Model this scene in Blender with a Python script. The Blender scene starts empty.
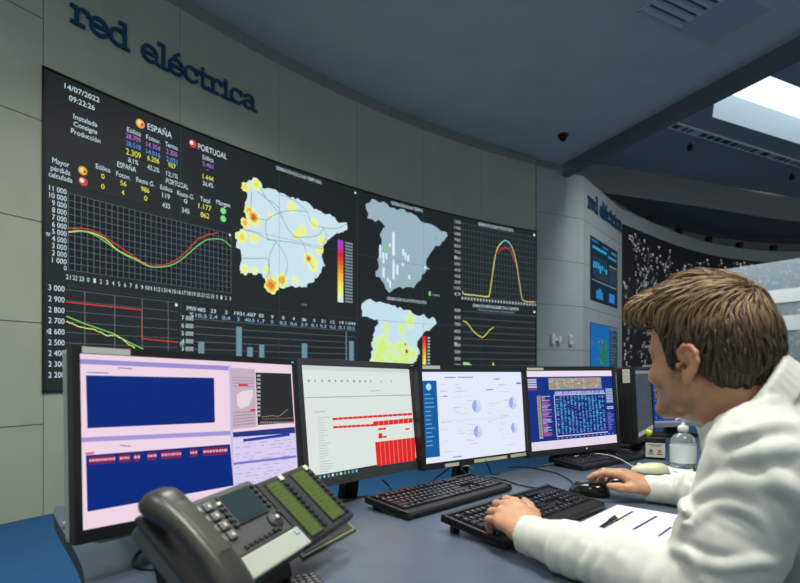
import bpy, bmesh, math, random
import numpy as np
from mathutils import Vector, Matrix

random.seed(7)
RNG = np.random.default_rng(7)
S = bpy.context.scene
COL = S.collection

# ------------------------------------------------------------------ camera, world, lights, exposure
CAMZ = 1.09
FPX = 533.0
HX, HY = 400.0, 371.0
cam_d = bpy.data.cameras.new('camera')
cam = bpy.data.objects.new('camera', cam_d)
COL.objects.link(cam)
cam.location = (0, 0, CAMZ)
cam.rotation_euler = (math.pi / 2, 0, 0)
cam_d.sensor_width = 36.0
cam_d.lens = 36.0 * FPX / 800.0
cam_d.shift_y = (HY - 291.5) / 800.0
cam_d.clip_start = 0.02
cam_d.dof.use_dof = True
cam_d.dof.focus_distance = 1.75
cam_d.dof.aperture_fstop = 4.0
S.camera = cam
S.view_settings.view_transform = 'Standard'
S.view_settings.look = 'None'
S.view_settings.exposure = 0.0
S.view_settings.gamma = 1.0
S.view_settings.use_curve_mapping = False

world = bpy.data.worlds.new('room_ambient')
S.world = world
world.use_nodes = True
world.node_tree.nodes['Background'].inputs[0].default_value = (0.74, 0.81, 0.82, 1)
world.node_tree.nodes['Background'].inputs[1].default_value = 0.55


def area(name, loc, target, size, size_y, power, color, spread=180):
    d = bpy.data.lights.new(name, 'AREA')
    d.shape = 'RECTANGLE'
    d.size, d.size_y = size, size_y
    d.energy = power
    d.color = color
    d.spread = math.radians(spread)
    o = bpy.data.objects.new(name, d)
    COL.objects.link(o)
    o.location = loc
    o.rotation_euler = (Vector(target) - Vector(loc)).to_track_quat('-Z', 'Y').to_euler()
    return o


# ceiling luminaires over the operators' console (above and behind the frame); two added fills
area('console_downlight', (0.75, 0.35, 4.55), (0.60, 1.0, 0.8), 1.1, 0.5, 27, (1.0, 0.97, 0.9), 75)
area('console_downlight_rear', (-1.6, -0.3, 4.55), (-2.0, 2.4, 0.8), 1.2, 0.6, 60, (1.0, 0.99, 0.84), 100)
area('aisle_fill', (-0.3, 3.6, 4.55), (0.1, 3.7, 0), 1.6, 0.6, 80, (1.0, 0.99, 0.90), 130)  # added unseen lamp, brightens the floor and lower wall behind the monitors
area('far_room_fill', (4.0, 6.6, 5.3), (5.3, 8.3, 1.2), 1.6, 0.8, 165, (0.93, 0.98, 1.0), 120)  # added unseen lamp aimed at the glass partition to brighten its bands


# ------------------------------------------------------------------ helpers
def lin(c):
    c = c / 255.0
    return c / 12.92 if c <= 0.04045 else ((c + 0.055) / 1.055) ** 2.4


def rgb(r, g, b):
    return (lin(r), lin(g), lin(b), 1.0)


MATS = {}


def mat(name, c, rough=0.5, metal=0.0, spec=0.5, noise=0.0, nscale=40.0, bump=0.0, bscale=200.0, trans=0.0,
        alpha=1.0, ior=1.45, sheen=0.0, sss=0.0):
    if name in MATS:
        return MATS[name]
    m = bpy.data.materials.new(name)
    m.use_nodes = True
    nt = m.node_tree
    b = nt.nodes['Principled BSDF']
    b.inputs['Base Color'].default_value = rgb(*c)
    b.inputs['Roughness'].default_value = rough
    b.inputs['Metallic'].default_value = metal
    b.inputs['Specular IOR Level'].default_value = spec
    b.inputs['Transmission Weight'].default_value = trans
    b.inputs['IOR'].default_value = ior
    b.inputs['Alpha'].default_value = alpha
    if sheen:
        b.inputs['Sheen Weight'].default_value = sheen
    if sss:
        b.inputs['Subsurface Weight'].default_value = sss
        b.inputs['Subsurface Radius'].default_value = (0.012, 0.005, 0.003)
        b.inputs['Subsurface Scale'].default_value = 0.6
    if noise or bump:
        tc = nt.nodes.new('ShaderNodeTexCoord')
    if noise:
        n = nt.nodes.new('ShaderNodeTexNoise')
        n.inputs['Scale'].default_value = nscale
        n.inputs['Detail'].default_value = 4
        nt.links.new(tc.outputs['Object'], n.inputs['Vector'])
        r = nt.nodes.new('ShaderNodeValToRGB')
        lo = [max(0, v * (1 - noise)) for v in c]
        hi = [min(255, v * (1 + noise)) for v in c]
        r.color_ramp.elements[0].color = rgb(*lo)
        r.color_ramp.elements[1].color = rgb(*hi)
        r.color_ramp.elements[0].position = 0.3
        r.color_ramp.elements[1].position = 0.7
        nt.links.new(n.outputs['Fac'], r.inputs['Fac'])
        nt.links.new(r.outputs['Color'], b.inputs['Base Color'])
    if bump:
        n2 = nt.nodes.new('ShaderNodeTexNoise')
        n2.inputs['Scale'].default_value = bscale
        n2.inputs['Detail'].default_value = 3
        nt.links.new(tc.outputs['Object'], n2.inputs['Vector'])
        bp = nt.nodes.new('ShaderNodeBump')
        bp.inputs['Strength'].default_value = bump
        bp.inputs['Distance'].default_value = 0.002
        nt.links.new(n2.outputs['Fac'], bp.inputs['Height'])
        nt.links.new(bp.outputs['Normal'], b.inputs['Normal'])
    MATS[name] = m
    return m


def glow(c, k=1.0):
    """a lit screen pixel colour"""
    name = 'screen_%d_%d_%d_%d' % (c[0], c[1], c[2], int(k * 100))
    if name in MATS:
        return MATS[name]
    m = bpy.data.materials.new(name)
    m.use_nodes = True
    b = m.node_tree.nodes['Principled BSDF']
    b.inputs['Base Color'].default_value = (0.004, 0.004, 0.004, 1)
    b.inputs['Roughness'].default_value = 0.45
    b.inputs['Specular IOR Level'].default_value = 0.15
    b.inputs['Emission Color'].default_value = rgb(*c)
    b.inputs['Emission Strength'].default_value = k
    MATS[name] = m
    return m


class MB:
    """collects verts / faces with material slots, links them as ONE mesh object"""

    def __init__(self):
        self.v, self.f, self.mi, self.mats, self.sm = [], [], [], [], []

    def slot(self, m):
        if m not in self.mats:
            self.mats.append(m)
        return self.mats.index(m)

    def add(self, verts, faces, m, smooth=False):
        o = len(self.v)
        s = self.slot(m)
        self.v.extend([tuple(p) for p in verts])
        for f in faces:
            self.f.append(tuple(i + o for i in f))
            self.mi.append(s)
            self.sm.append(smooth)

    def add_bm(self, bm, m, M=None, smooth=False):
        bm.verts.index_update()
        vs = [(M @ v.co if M is not None else v.co.copy()) for v in bm.verts]
        fs = [[v.index for v in f.verts] for f in bm.faces]
        self.add(vs, fs, m, smooth)
        bm.free()

    def box(self, c, size, m, M=None, bevel=0.0, seg=2, smooth=False):
        bm = bmesh.new()
        bmesh.ops.create_cube(bm, size=1.0)
        bmesh.ops.scale(bm, vec=size, verts=bm.verts)
        if bevel:
            bmesh.ops.bevel(bm, geom=list(bm.edges), offset=bevel, segments=seg, affect='EDGES', profile=0.6)
        T = Matrix.Translation(c)
        self.add_bm(bm, m, (M @ T) if M is not None else T, smooth)

    def lathe(self, prof, m, M=None, n=32, smooth=True, sx=1.0, sy=1.0):
        """prof: list of (radius, z)"""
        vs, fs = [], []
        for r, z in prof:
            for k in range(n):
                a = 2 * math.pi * k / n
                vs.append(Vector((r * math.cos(a) * sx, r * math.sin(a) * sy, z)))
        for i in range(len(prof) - 1):
            for k in range(n):
                k2 = (k + 1) % n
                fs.append((i * n + k, i * n + k2, (i + 1) * n + k2, (i + 1) * n + k))
        if prof[0][0] > 1e-6:
            fs.append(tuple(range(n - 1, -1, -1)))
        if prof[-1][0] > 1e-6:
            fs.append(tuple((len(prof) - 1) * n + k for k in range(n)))
        if M is not None:
            vs = [M @ v for v in vs]
        self.add(vs, fs, m, smooth)

    def tube(self, pts, r, m, n=10, caps=True, smooth=True):
        pts = [Vector(p) for p in pts]
        rs = r if isinstance(r, (list, tuple)) else [r] * len(pts)
        vs, fs = [], []
        up = Vector((0, 0, 1))
        prevx = None
        for i, p in enumerate(pts):
            t = (pts[min(i + 1, len(pts) - 1)] - pts[max(i - 1, 0)]).normalized()
            x = prevx - t * prevx.dot(t) if prevx is not None else t.cross(up)
            if x.length < 1e-4:
                x = t.cross(Vector((1, 0, 0)))
            x.normalize()
            prevx = x
            y = t.cross(x)
            for k in range(n):
                a = 2 * math.pi * k / n
                vs.append(p + (x * math.cos(a) + y * math.sin(a)) * rs[i])
        for i in range(len(pts) - 1):
            for k in range(n):
                k2 = (k + 1) % n
                fs.append((i * n + k, i * n + k2, (i + 1) * n + k2, (i + 1) * n + k))
        if caps:
            fs.append(tuple(range(n - 1, -1, -1)))
            fs.append(tuple((len(pts) - 1) * n + k for k in range(n)))
        self.add(vs, fs, m, smooth)

    def build(self, name, parent=None, M=None, fix=True):
        me = bpy.data.meshes.new(name)
        me.from_pydata([tuple(v) for v in self.v], [], self.f)
        for m in self.mats:
            me.materials.append(m)
        me.polygons.foreach_set('material_index', self.mi)
        me.polygons.foreach_set('use_smooth', self.sm)
        me.update()
        if fix:
            bm = bmesh.new()
            bm.from_mesh(me)
            bmesh.ops.recalc_face_normals(bm, faces=bm.faces)
            bm.to_mesh(me)
            bm.free()
        o = bpy.data.objects.new(name, me)
        COL.objects.link(o)
        if parent is not None:
            o.parent = parent
        if M is not None:
            o.matrix_local = M
        return o


def tag(o, label=None, cat=None, group=None, kind=None):
    if label:
        o['label'] = label
    if cat:
        o['category'] = cat
    if group:
        o['group'] = group
    if kind:
        o['kind'] = kind
    return o


def thing(name, label, cat, M=None, group=None):
    o = bpy.data.objects.new(name, None)
    o.empty_display_size = 0.05
    COL.objects.link(o)
    if M is not None:
        o.matrix_world = M
    return tag(o, label, cat, group)


def frame(origin, x, y, z):
    M = Matrix.Identity(4)
    for i, a in enumerate((x, y, z)):
        M[0][i], M[1][i], M[2][i] = a[0], a[1], a[2]
    M[0][3], M[1][3], M[2][3] = origin[0], origin[1], origin[2]
    return M


def spline(pts, n=8):
    """Catmull-Rom through 3D points"""
    P = [Vector(p) for p in pts]
    P = [P[0] * 2 - P[1]] + P + [P[-1] * 2 - P[-2]]
    out = []
    for i in range(1, len(P) - 2):
        p0, p1, p2, p3 = P[i - 1], P[i], P[i + 1], P[i + 2]
        for k in range(n):
            t = k / n
            out.append(0.5 * ((2 * p1) + (p2 - p0) * t + (2 * p0 - 5 * p1 + 4 * p2 - p3) * t * t
                              + (3 * p1 - p0 - 3 * p2 + p3) * t ** 3))
    out.append(P[-2])
    return out


def ray(x, y):
    """direction from the room's reference eye point through an image position, depth 1"""
    return Vector(((x - HX) / FPX, 1.0, (HY - y) / FPX))


EYE = Vector((0, 0, CAMZ))


def on_z(x, y, z):
    d = ray(x, y)
    t = (z - CAMZ) / d.z
    return EYE + d * t


# ---- surfaces on which drawings are laid out, in metres (a along, b up)
class PlaneSurf:
    curved = False

    def __init__(self, M):
        self.M = M                      # columns: right, up, normal
        self.I = M.inverted()

    def pix(self, x, y):
        o = self.I @ EYE
        d = self.I.to_3x3() @ ray(x, y)
        t = -o.z / d.z
        p = o + d * t
        return (p.x, p.y)

    def pos(self, a, b, off):
        return self.M @ Vector((a, b, off))


WC, WR, WA0 = Vector((8.5107, -2.7219)), 13.066, 2.59996


class ArcSurf:
    curved = True

    def pix(self, x, y):
        d = ray(x, y)
        d2 = Vector((d.x, d.y))
        A = d2.dot(d2)
        B = -2 * d2.dot(WC)
        C = WC.dot(WC) - WR * WR
        t = (-B + math.sqrt(B * B - 4 * A * C)) / (2 * A)
        p = d2 * t
        ang = math.atan2(p.y - WC.y, p.x - WC.x)
        return ((WA0 - ang) * WR, CAMZ + d.z * t)

    def pos(self, a, b, off):
        ang = WA0 - a / WR
        r = WR - off
        return Vector((WC.x + r * math.cos(ang), WC.y + r * math.sin(ang), b))


TXT = {}


def text_mesh(s):
    if s in TXT:
        return TXT[s]
    cu = bpy.data.curves.new('t', 'FONT')
    cu.body = s
    cu.resolution_u = 3
    ob = bpy.data.objects.new('t', cu)
    COL.objects.link(ob)
    bpy.context.view_layer.update()
    me = bpy.data.meshes.new_from_object(ob.evaluated_get(bpy.context.evaluated_depsgraph_get()))
    vs = [(v.co.x, v.co.y) for v in me.vertices]
    fs = [tuple(p.vertices) for p in me.polygons]
    bpy.data.objects.remove(ob)
    bpy.data.curves.remove(cu)
    bpy.data.meshes.remove(me)
    if vs:
        x0 = min(v[0] for v in vs)
        w = max(v[0] for v in vs) - x0
        vs = [(v[0] - x0, v[1]) for v in vs]
    else:
        w = 0
    TXT[s] = (vs, fs, w)
    return TXT[s]


class Draw:
    """flat drawing on a surface; coordinates are given as image positions and laid out in metres"""

    def __init__(self, surf, base=0.002, step=0.0006):
        self.s, self.base, self.step = surf, base, step
        self.items = []

    def P(self, p):
        return self.s.pix(*p)

    def raw(self, vs, fs, c, layer):
        self.items.append((vs, fs, c, layer))

    def poly(self, pts, c, layer=1, pix=True):
        vs = [self.P(p) for p in pts] if pix else list(pts)
        self.raw(vs, [tuple(range(len(vs)))], c, layer)

    def rect(self, x0, y0, x1, y1, c, layer=1):
        """x0,y0,x1,y1 image positions of opposite corners (left bottom/top and right)"""
        a0, b0 = self.P((x0, y0))
        a1, b1 = self.P((x1, y1))
        self.poly([(a0, b0), (a1, b0), (a1, b1), (a0, b1)], c, layer, False)

    def mrect(self, a0, b0, a1, b1, c, layer=1):
        self.poly([(a0, b0), (a1, b0), (a1, b1), (a0, b1)], c, layer, False)

    def line(self, pts, w, c, layer=2, pix=True):
        q = [Vector(self.P(p)) for p in pts] if pix else [Vector(p) for p in pts]
        vs, fs = [], []
        for i, p in enumerate(q):
            t = (q[min(i + 1, len(q) - 1)] - q[max(i - 1, 0)])
            if t.length < 1e-9:
                t = Vector((1, 0))
            t.normalize()
            n = Vector((-t.y, t.x)) * w / 2
            vs += [tuple(p + n), tuple(p - n)]
        for i in range(len(q) - 1):
            fs.append((2 * i, 2 * i + 1, 2 * i + 3, 2 * i + 2))
        self.raw(vs, fs, c, layer)

    def dot(self, p, r, c, layer=3, n=20, pix=True, sx=1.0):
        a, b = self.P(p) if pix else p
        self.raw([(a + sx * r * math.cos(2 * math.pi * k / n), b + r * math.sin(2 * math.pi * k / n)) for k in range(n)],
                 [tuple(range(n))], c, layer)

    def text(self, s, x0, y0, x1, hpx, c, layer=3, pix=True, bold=0.0):
        vs, fs, w = text_mesh(s)
        if not vs:
            return
        if pix:
            a0, b0 = self.P((x0, y0))
            a1, _ = self.P((x1, y0))
            _, b1 = self.P((x0, y0 - hpx))
            sx = (a1 - a0) / max(w, 1e-6)
            sy = (b1 - b0) / 0.69
        else:
            a0, b0 = x0, y0
            sx = (x1 - x0) / max(w, 1e-6)
            sy = hpx / 0.69
        self.raw([(a0 + v[0] * sx, b0 + v[1] * sy) for v in vs], fs, c, layer)
        if bold:
            self.raw([(a0 + v[0] * sx + bold, b0 + v[1] * sy) for v in vs], fs, c, layer)

    def build(self, name, parent=None, k=1.0, inv=None, cut=0.2):
        bm = bmesh.new()
        mats = []
        for vs, fs, c, layer in self.items:
            m = c if not isinstance(c, tuple) else glow(c, k)
            if m not in mats:
                mats.append(m)
            mi = mats.index(m)
            z = self.base + layer * self.step
            bv = [bm.verts.new((v[0], v[1], z)) for v in vs]
            for f in fs:
                try:
                    fc = bm.faces.new([bv[i] for i in f])
                    fc.material_index = mi
                except ValueError:
                    pass
        big = [f for f in bm.faces if len(f.verts) > 4]
        if big:
            bmesh.ops.triangulate(bm, faces=big)
        if self.s.curved and bm.verts:
            lo = min(v.co.x for v in bm.verts)
            hi = max(v.co.x for v in bm.verts)
            x = lo + cut
            while x < hi:
                bmesh.ops.bisect_plane(bm, geom=list(bm.verts) + list(bm.edges) + list(bm.faces), plane_co=(x, 0, 0),
                                       plane_no=(1, 0, 0))
                x += cut
        bmesh.ops.recalc_face_normals(bm, faces=bm.faces)
        for f in bm.faces:
            if f.normal.z < 0:
                f.normal_flip()
        for v in bm.verts:
            p = self.s.pos(v.co.x, v.co.y, v.co.z)
            v.co = inv @ p if inv is not None else p
        me = bpy.data.meshes.new(name)
        bm.to_mesh(me)
        bm.free()
        for m in mats:
            me.materials.append(m)
        o = bpy.data.objects.new(name, me)
        COL.objects.link(o)
        if parent is not None:
            o.parent = parent
        return o


WALL = ArcSurf()
WHITE = (215, 232, 240)

# ================================================================== THE SETTING
SEG = 1.1479
H_SCR = 2.283
Z_TOP = CAMZ + H_SCR
Z_BOT = CAMZ - 20.0 / 302.7 * H_SCR
Z_WALL = CAMZ + 3.38
Z_CEIL = CAMZ + 3.53
JOINTS = [CAMZ + v for v in (-0.40, 0.36, 1.12, 1.88, 2.65)]

m_wall = mat('wall_panel_grey', (174, 181, 164), 0.55, noise=0.02, nscale=3)
m_wall2 = mat('wall_panel_cool_grey', (170, 177, 176), 0.55, noise=0.02, nscale=3)
m_joint = mat('joint_shadow_gap', (28, 30, 30), 0.8)
m_band = mat('ledge_dark_grey', (140, 144, 140), 0.7)
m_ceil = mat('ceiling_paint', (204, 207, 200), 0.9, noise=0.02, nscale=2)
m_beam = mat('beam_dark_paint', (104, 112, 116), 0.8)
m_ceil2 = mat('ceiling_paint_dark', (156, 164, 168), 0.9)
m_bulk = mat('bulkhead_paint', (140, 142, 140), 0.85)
m_carpet = mat('carpet_blue', (44, 86, 130), 0.95, spec=0.1, noise=0.18, nscale=260, bump=0.6, bscale=600)


class PathSurf:
    curved = True

    def __init__(self, pts, zdummy=0):
        self.q = spline([(p[0], p[1], 0) for p in pts], 24)
        self.L = [0.0]
        for i in range(1, len(self.q)):
            self.L.append(self.L[-1] + (self.q[i] - self.q[i - 1]).length)
        self.length = self.L[-1]

    def at(self, a):
        L = self.L
        i = 0
        while i < len(L) - 2 and L[i + 1] < a:
            i += 1
        t = (a - L[i]) / (L[i + 1] - L[i])
        p = self.q[i].lerp(self.q[i + 1], t)
        i0, i1 = max(0, i - 2), min(len(L) - 1, i + 3)
        d = (self.q[i1] - self.q[i0]).normalized()
        return p, d

    def pos(self, a, b, off):
        p, d = self.at(a)
        n = Vector((d.y, -d.x, 0))
        return Vector((p.x + n.x * off, p.y + n.y * off, b))


def wall_plane(p, q):
    """vertical plane from p to q (2D); a along, b = world z, normal to the right of the direction"""
    d = Vector((q[0] - p[0], q[1] - p[1], 0))
    L = d.length
    d.normalize()
    return PlaneSurf(frame((p[0], p[1], 0), d, (0, 0, 1), (d.y, -d.x, 0))), L


def panels(mb, surf, ae, be, m, gap=0.007, thick=0.02, back=-0.02, sub=0.25):
    """wall cladding: slabs between the given edges with open joints"""
    for i in range(len(ae) - 1):
        for j in range(len(be) - 1):
            a0, a1 = ae[i] + gap / 2, ae[i + 1] - gap / 2
            b0, b1 = be[j] + gap / 2, be[j + 1] - gap / 2
            n = max(1, int((a1 - a0) / sub)) if surf.curved else 1
            vs, fs = [], []
            for k in range(n + 1):
                a = a0 + (a1 - a0) * k / n
                for b, o in ((b0, back), (b0, back + thick), (b1, back + thick), (b1, back)):
                    vs.append(surf.pos(a, b, o))
            for k in range(n):
                for e in range(4):
                    e2 = (e + 1) % 4
                    fs.append((4 * k + e, 4 * k + e2, 4 * (k + 1) + e2, 4 * (k + 1) + e))
            fs.append((0, 1, 2, 3))
            fs.append((4 * n + 3, 4 * n + 2, 4 * n + 1, 4 * n))
            mb.add(vs, fs, m)


def slab(mb, surf, a0, a1, b0, b1, o0, o1, m, sub=0.25):
    n = max(1, int((a1 - a0) / sub)) if surf.curved else 1
    vs, fs = [], []
    for k in range(n + 1):
        a = a0 + (a1 - a0) * k / n
        for b, o in ((b0, o0), (b0, o1), (b1, o1), (b1, o0)):
            vs.append(surf.pos(a, b, o))
    for k in range(n):
        for e in range(4):
            e2 = (e + 1) % 4
            fs.append((4 * k + e, 4 * k + e2, 4 * (k + 1) + e2, 4 * (k + 1) + e))
    fs.append((0, 1, 2, 3))
    fs.append((4 * n + 3, 4 * n + 2, 4 * n + 1, 4 * n))
    mb.add(vs, fs, m)


def struct(o):
    o['kind'] = 'structure'
    return o


# floor
fl = MB()
fl.add([(-6, -3, 0), (17, -3, 0), (17, 17, 0), (-6, 17, 0), (-6, -3, -0.05), (17, -3, -0.05), (17, 17, -0.05), (-6, 17, -0.05)],
       [(0, 1, 2, 3), (4, 5, 6, 7), (0, 1, 5, 4), (1, 2, 6, 5), (2, 3, 7, 6), (3, 0, 4, 7)], m_carpet)
struct(fl.build('floor'))

# left wall: the same curved wall before the video wall begins
wl = MB()
slab(wl, WALL, -5.2, 0.0, 0, Z_WALL, -0.20, -0.021, m_joint)
panels(wl, WALL, [-5.2, -3.4, -1.7, 0.0], [0.0] + JOINTS + [Z_WALL], m_wall)
struct(wl.build('wall_left'))
# main wall behind / around the video wall
wm = MB()
slab(wm, WALL, 0.0, 6 * SEG, 0, Z_WALL, -0.20, -0.021, m_joint)
cols = [k * SEG for k in range(7)]
panels(wm, WALL, cols, [Z_TOP + 0.012, Z_WALL], m_wall, gap=0.005)
panels(wm, WALL, cols, [0.0, Z_BOT - 0.012], m_wall, gap=0.005)
struct(wm.build('wall_main'))
# dark ledge between the wall top and the ceiling
lb = MB()
xs = [WALL.pix(x, 60)[0] for x in (246, 326, 393, 452, 509)]
panels(lb, WALL, [-5.2, -3.0, -1.0, 0.6] + xs + [6 * SEG + 0.02], [Z_WALL, Z_CEIL], m_band, gap=0.008, thick=0.03, back=-0.06)
slab(lb, WALL, -5.2, 6 * SEG, Z_WALL, Z_CEIL, -0.2, -0.061, m_joint)
struct(lb.build('trim_1'))

# column face and facet
PA, PB, PC = (2.258, 8.83), (3.21, 9.32), (4.68, 11.24)
colS, colL = wall_plane(PA, PB)
facS, facL = wall_plane(PB, PC)
wc = MB()
panels(wc, colS, [0, colL], [0.0] + JOINTS + [CAMZ + 3.41], m_wall2)
slab(wc, colS, 0, colL, 0, CAMZ + 3.41, -0.3, -0.021, m_joint)
struct(wc.build('wall_column'))
wf = MB()
panels(wf, facS, [0, facL], [0.0] + JOINTS + [CAMZ + 3.41], m_wall2)
slab(wf, facS, 0, facL, 0, CAMZ + 3.41, -0.3, -0.021, m_joint)
struct(wf.build('wall_facet'))

# far wall
FAR = PathSurf([PC, (6.92, 13.25), (8.76, 14.5), (10.6, 15.2), (12.6, 15.2), (14.6, 14.3), (16.2, 12.9)])
Z_FAR = CAMZ + 3.43
Z_BRD_T, Z_BRD_B = CAMZ + 3.08, CAMZ - 0.15
wr = MB()
slab(wr, FAR, 0, FAR.length, 0, Z_FAR, -0.25, -0.021, m_joint)
n = 11
panels(wr, FAR, [FAR.length * k / n for k in range(n + 1)], [Z_BRD_T + 0.01, Z_FAR], m_wall2, gap=0.012)
panels(wr, FAR, [FAR.length * k / n for k in range(n + 1)], [0, Z_BRD_B - 0.01], m_wall2, gap=0.012)
struct(wr.build('wall_far'))

# main ceiling, following the curved wall on its left and the beam on its right
BD = Vector((1.4, -3.42, 0)).normalized()
B0 = Vector((2.76, 9.14, 0))
B1 = B0 + BD * 14.2
cl = MB()
ring = [WALL.pos(a, Z_CEIL, -0.1) for a in np.linspace(-5.2, 6 * SEG, 40)]
n = len(ring)
right = [B1.lerp(B0, k / (n - 1)) for k in range(n)]
vs = [tuple(p) for p in ring] + [(p.x, p.y, Z_CEIL) for p in right]
vs2 = [(p[0], p[1], p[2] + 0.12) for p in vs]
cl.add(vs + vs2, [(i, i + 1, n + i + 1, n + i) for i in range(n - 1)]
       + [(2 * n + i, 2 * n + n + i, 2 * n + n + i + 1, 2 * n + i + 1) for i in range(n - 1)], m_ceil)
struct(cl.build('ceiling', fix=False))
# beam
bm_ = MB()
bn = Vector((-BD.y, BD.x, 0))
if bn.x < 0:
    bn = -bn
zb = CAMZ + 3.325
q = [B0, B1, B1 + bn * 0.12, B0 + bn * 0.12]
bm_.add([(p.x, p.y, zb) for p in q] + [(p.x, p.y, Z_CEIL + 0.5) for p in q],
        [(0, 1, 2, 3), (4, 5, 6, 7), (0, 1, 5, 4), (1, 2, 6, 5), (2, 3, 7, 6), (3, 0, 4, 7)], m_beam)
struct(bm_.build('trim_2'))

# higher ceiling over the far half, with a rectangular light well
Z2 = CAMZ + 4.4
e1 = Vector((0.904, 0.427, 0))
FLc = Vector((5.41, 9.23, 0))
NLc = Vector((4.49, 7.465, 0))
FRc, NRc = FLc + e1 * 3.3, NLc + e1 * 4.1
OUT = [Vector((2.0, 10.5, 0)), Vector((16.5, 13.7, 0)), Vector((16.5, -3, 0)), Vector((7.9, -3, 0))]
hole = [FLc, FRc, NRc, NLc]
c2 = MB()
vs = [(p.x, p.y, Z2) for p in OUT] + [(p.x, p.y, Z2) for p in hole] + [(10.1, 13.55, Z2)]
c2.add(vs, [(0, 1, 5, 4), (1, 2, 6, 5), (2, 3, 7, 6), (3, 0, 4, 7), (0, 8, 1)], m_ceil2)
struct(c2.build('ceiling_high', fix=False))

fas = [(2.0, 10.5), (4.29, 11.34), (7.0, 12.35), (10.1, 13.52), (13.2, 13.8), (16.5, 12.4)]
bak = [(3.4, 11.3), (4.62, 11.75), (6.6, 13.75), (9.9, 15.55), (13.0, 15.75), (16.6, 13.5)]
fs_ = PathSurf(fas)
bs_ = PathSurf(bak)
ZS = CAMZ + 3.80
bk = MB()
N = 40
F_ = [fs_.pos(fs_.length * k / N, ZS, 0) for k in range(N + 1)]
K_ = [bs_.pos(bs_.length * k / N, ZS, 0) for k in range(N + 1)]
vs = [tuple(p) for p in F_] + [(p.x, p.y, Z2 + 0.01) for p in F_] + [tuple(p) for p in K_] + [(p.x, p.y, CAMZ + 3.0) for p in K_]
w = N + 1
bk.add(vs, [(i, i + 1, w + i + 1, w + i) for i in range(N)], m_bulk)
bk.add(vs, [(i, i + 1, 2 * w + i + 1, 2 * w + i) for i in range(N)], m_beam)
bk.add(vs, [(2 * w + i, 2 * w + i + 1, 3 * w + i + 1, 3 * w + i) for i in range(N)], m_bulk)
struct(bk.build('trim_3', fix=False))

# light well: painted sides, luminous ceiling lamp inside
lw = MB()
ZT = Z2 + 0.5
m_well = mat('light_well_paint', (222, 232, 236), 0.8)
vs = [(p.x, p.y, Z2) for p in hole] + [(p.x, p.y, ZT) for p in hole]
lw.add(vs, [(0, 1, 5, 4), (1, 2, 6, 5), (2, 3, 7, 6), (3, 0, 4, 7)], m_well)
well = thing('ceiling_light', 'large recessed rectangular light glowing white in the dark ceiling beyond the beam', 'light',
             Matrix.Translation(((FLc + NRc) / 2).to_tuple()[:2] + (Z2,)))
wi = well.matrix_world.inverted()
o = lw.build('housing', well, wi, fix=False)
lp = MB()
m_lamp = bpy.data.materials.new('lamp_diffuser')
m_lamp.use_nodes = True
b = m_lamp.node_tree.nodes['Principled BSDF']
b.inputs['Base Color'].default_value = (0.8, 0.8, 0.8, 1)
b.inputs['Emission Color'].default_value = (0.80, 0.93, 1.0, 1)
b.inputs['Emission Strength'].default_value = 1.2
lp.add([(p.x, p.y, ZT - 0.002) for p in hole], [(0, 1, 2, 3)], m_lamp)
lp.build('diffuser', well, wi, fix=False)


# ------------------------------------------------------------------ far synoptic board
def make_board():
    d = Draw(FAR, base=0.012)
    L = FAR.length - 0.1
    m_bd = mat('synoptic_board_black', (30, 33, 36), 0.5)
    g = random.Random(3)
    tones = [(196, 203, 205), (160, 168, 172), (120, 130, 136), (226, 230, 230)]
    # branching symbols in vertical clusters
    for c in range(260):
        ca = g.uniform(0.15, L)
        cb = g.uniform(Z_BRD_B + 0.15, Z_BRD_T - 0.12)
        for k in range(g.randint(5, 13)):
            a = ca + g.gauss(0, 0.13)
            b = cb + g.gauss(0, 0.16)
            if not (0.05 < a < L and Z_BRD_B + 0.05 < b < Z_BRD_T - 0.07):
                continue
            s = g.uniform(0.018, 0.040)
            t = g.choice(tones)
            d.line([(a - s, b + s * .8), (a, b)], 0.011, t, 2, False)
            d.line([(a + s, b + s * .8), (a, b)], 0.011, t, 2, False)
            d.line([(a, b), (a, b - s)], 0.011, t, 2, False)
            if g.random() < .5:
                d.line([(a - s * 1.6, b + s * .8), (a + s * 1.6, b + s * .8)], 0.013, t, 2, False)
            if g.random() < .25:
                d.mrect(a - s, b - s * 1.9, a + s * .6, b - s * 1.2, t, 2)
    for c in range(40):
        a = g.uniform(0.2, L - 0.5)
        b = g.uniform(Z_BRD_B + 0.2, Z_BRD_T - 0.2)
        d.line([(a, b), (a + g.uniform(.1, .5), b)], 0.006, (90, 96, 100), 1, False)
        d.line([(a, b), (a, b - g.uniform(.1, .5))], 0.006, (90, 96, 100), 1, False)
    for a in (4.0, 5.6, 7.2):
        d.mrect(a, Z_BRD_T - 0.62, a + 0.22, Z_BRD_T - 0.52, (70, 150, 215), 3)
    root = thing('synoptic_board', 'long curved black mimic board with white network symbols on the far wall', 'display board')
    p = MB()
    slab(p, FAR, 0.02, FAR.length, Z_BRD_B, Z_BRD_T, -0.02, 0.012, m_bd)
    p.build('panel', root)
    d.build('network_symbols', root, k=0.62)
    e = MB()
    slab(e, FAR, 0.0, FAR.length, Z_BRD_T - 0.004, Z_BRD_T + 0.018, -0.02, 0.02, mat('black_plastic', (24, 25, 26), 0.45))
    e.build('frame', root)


make_board()

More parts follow.
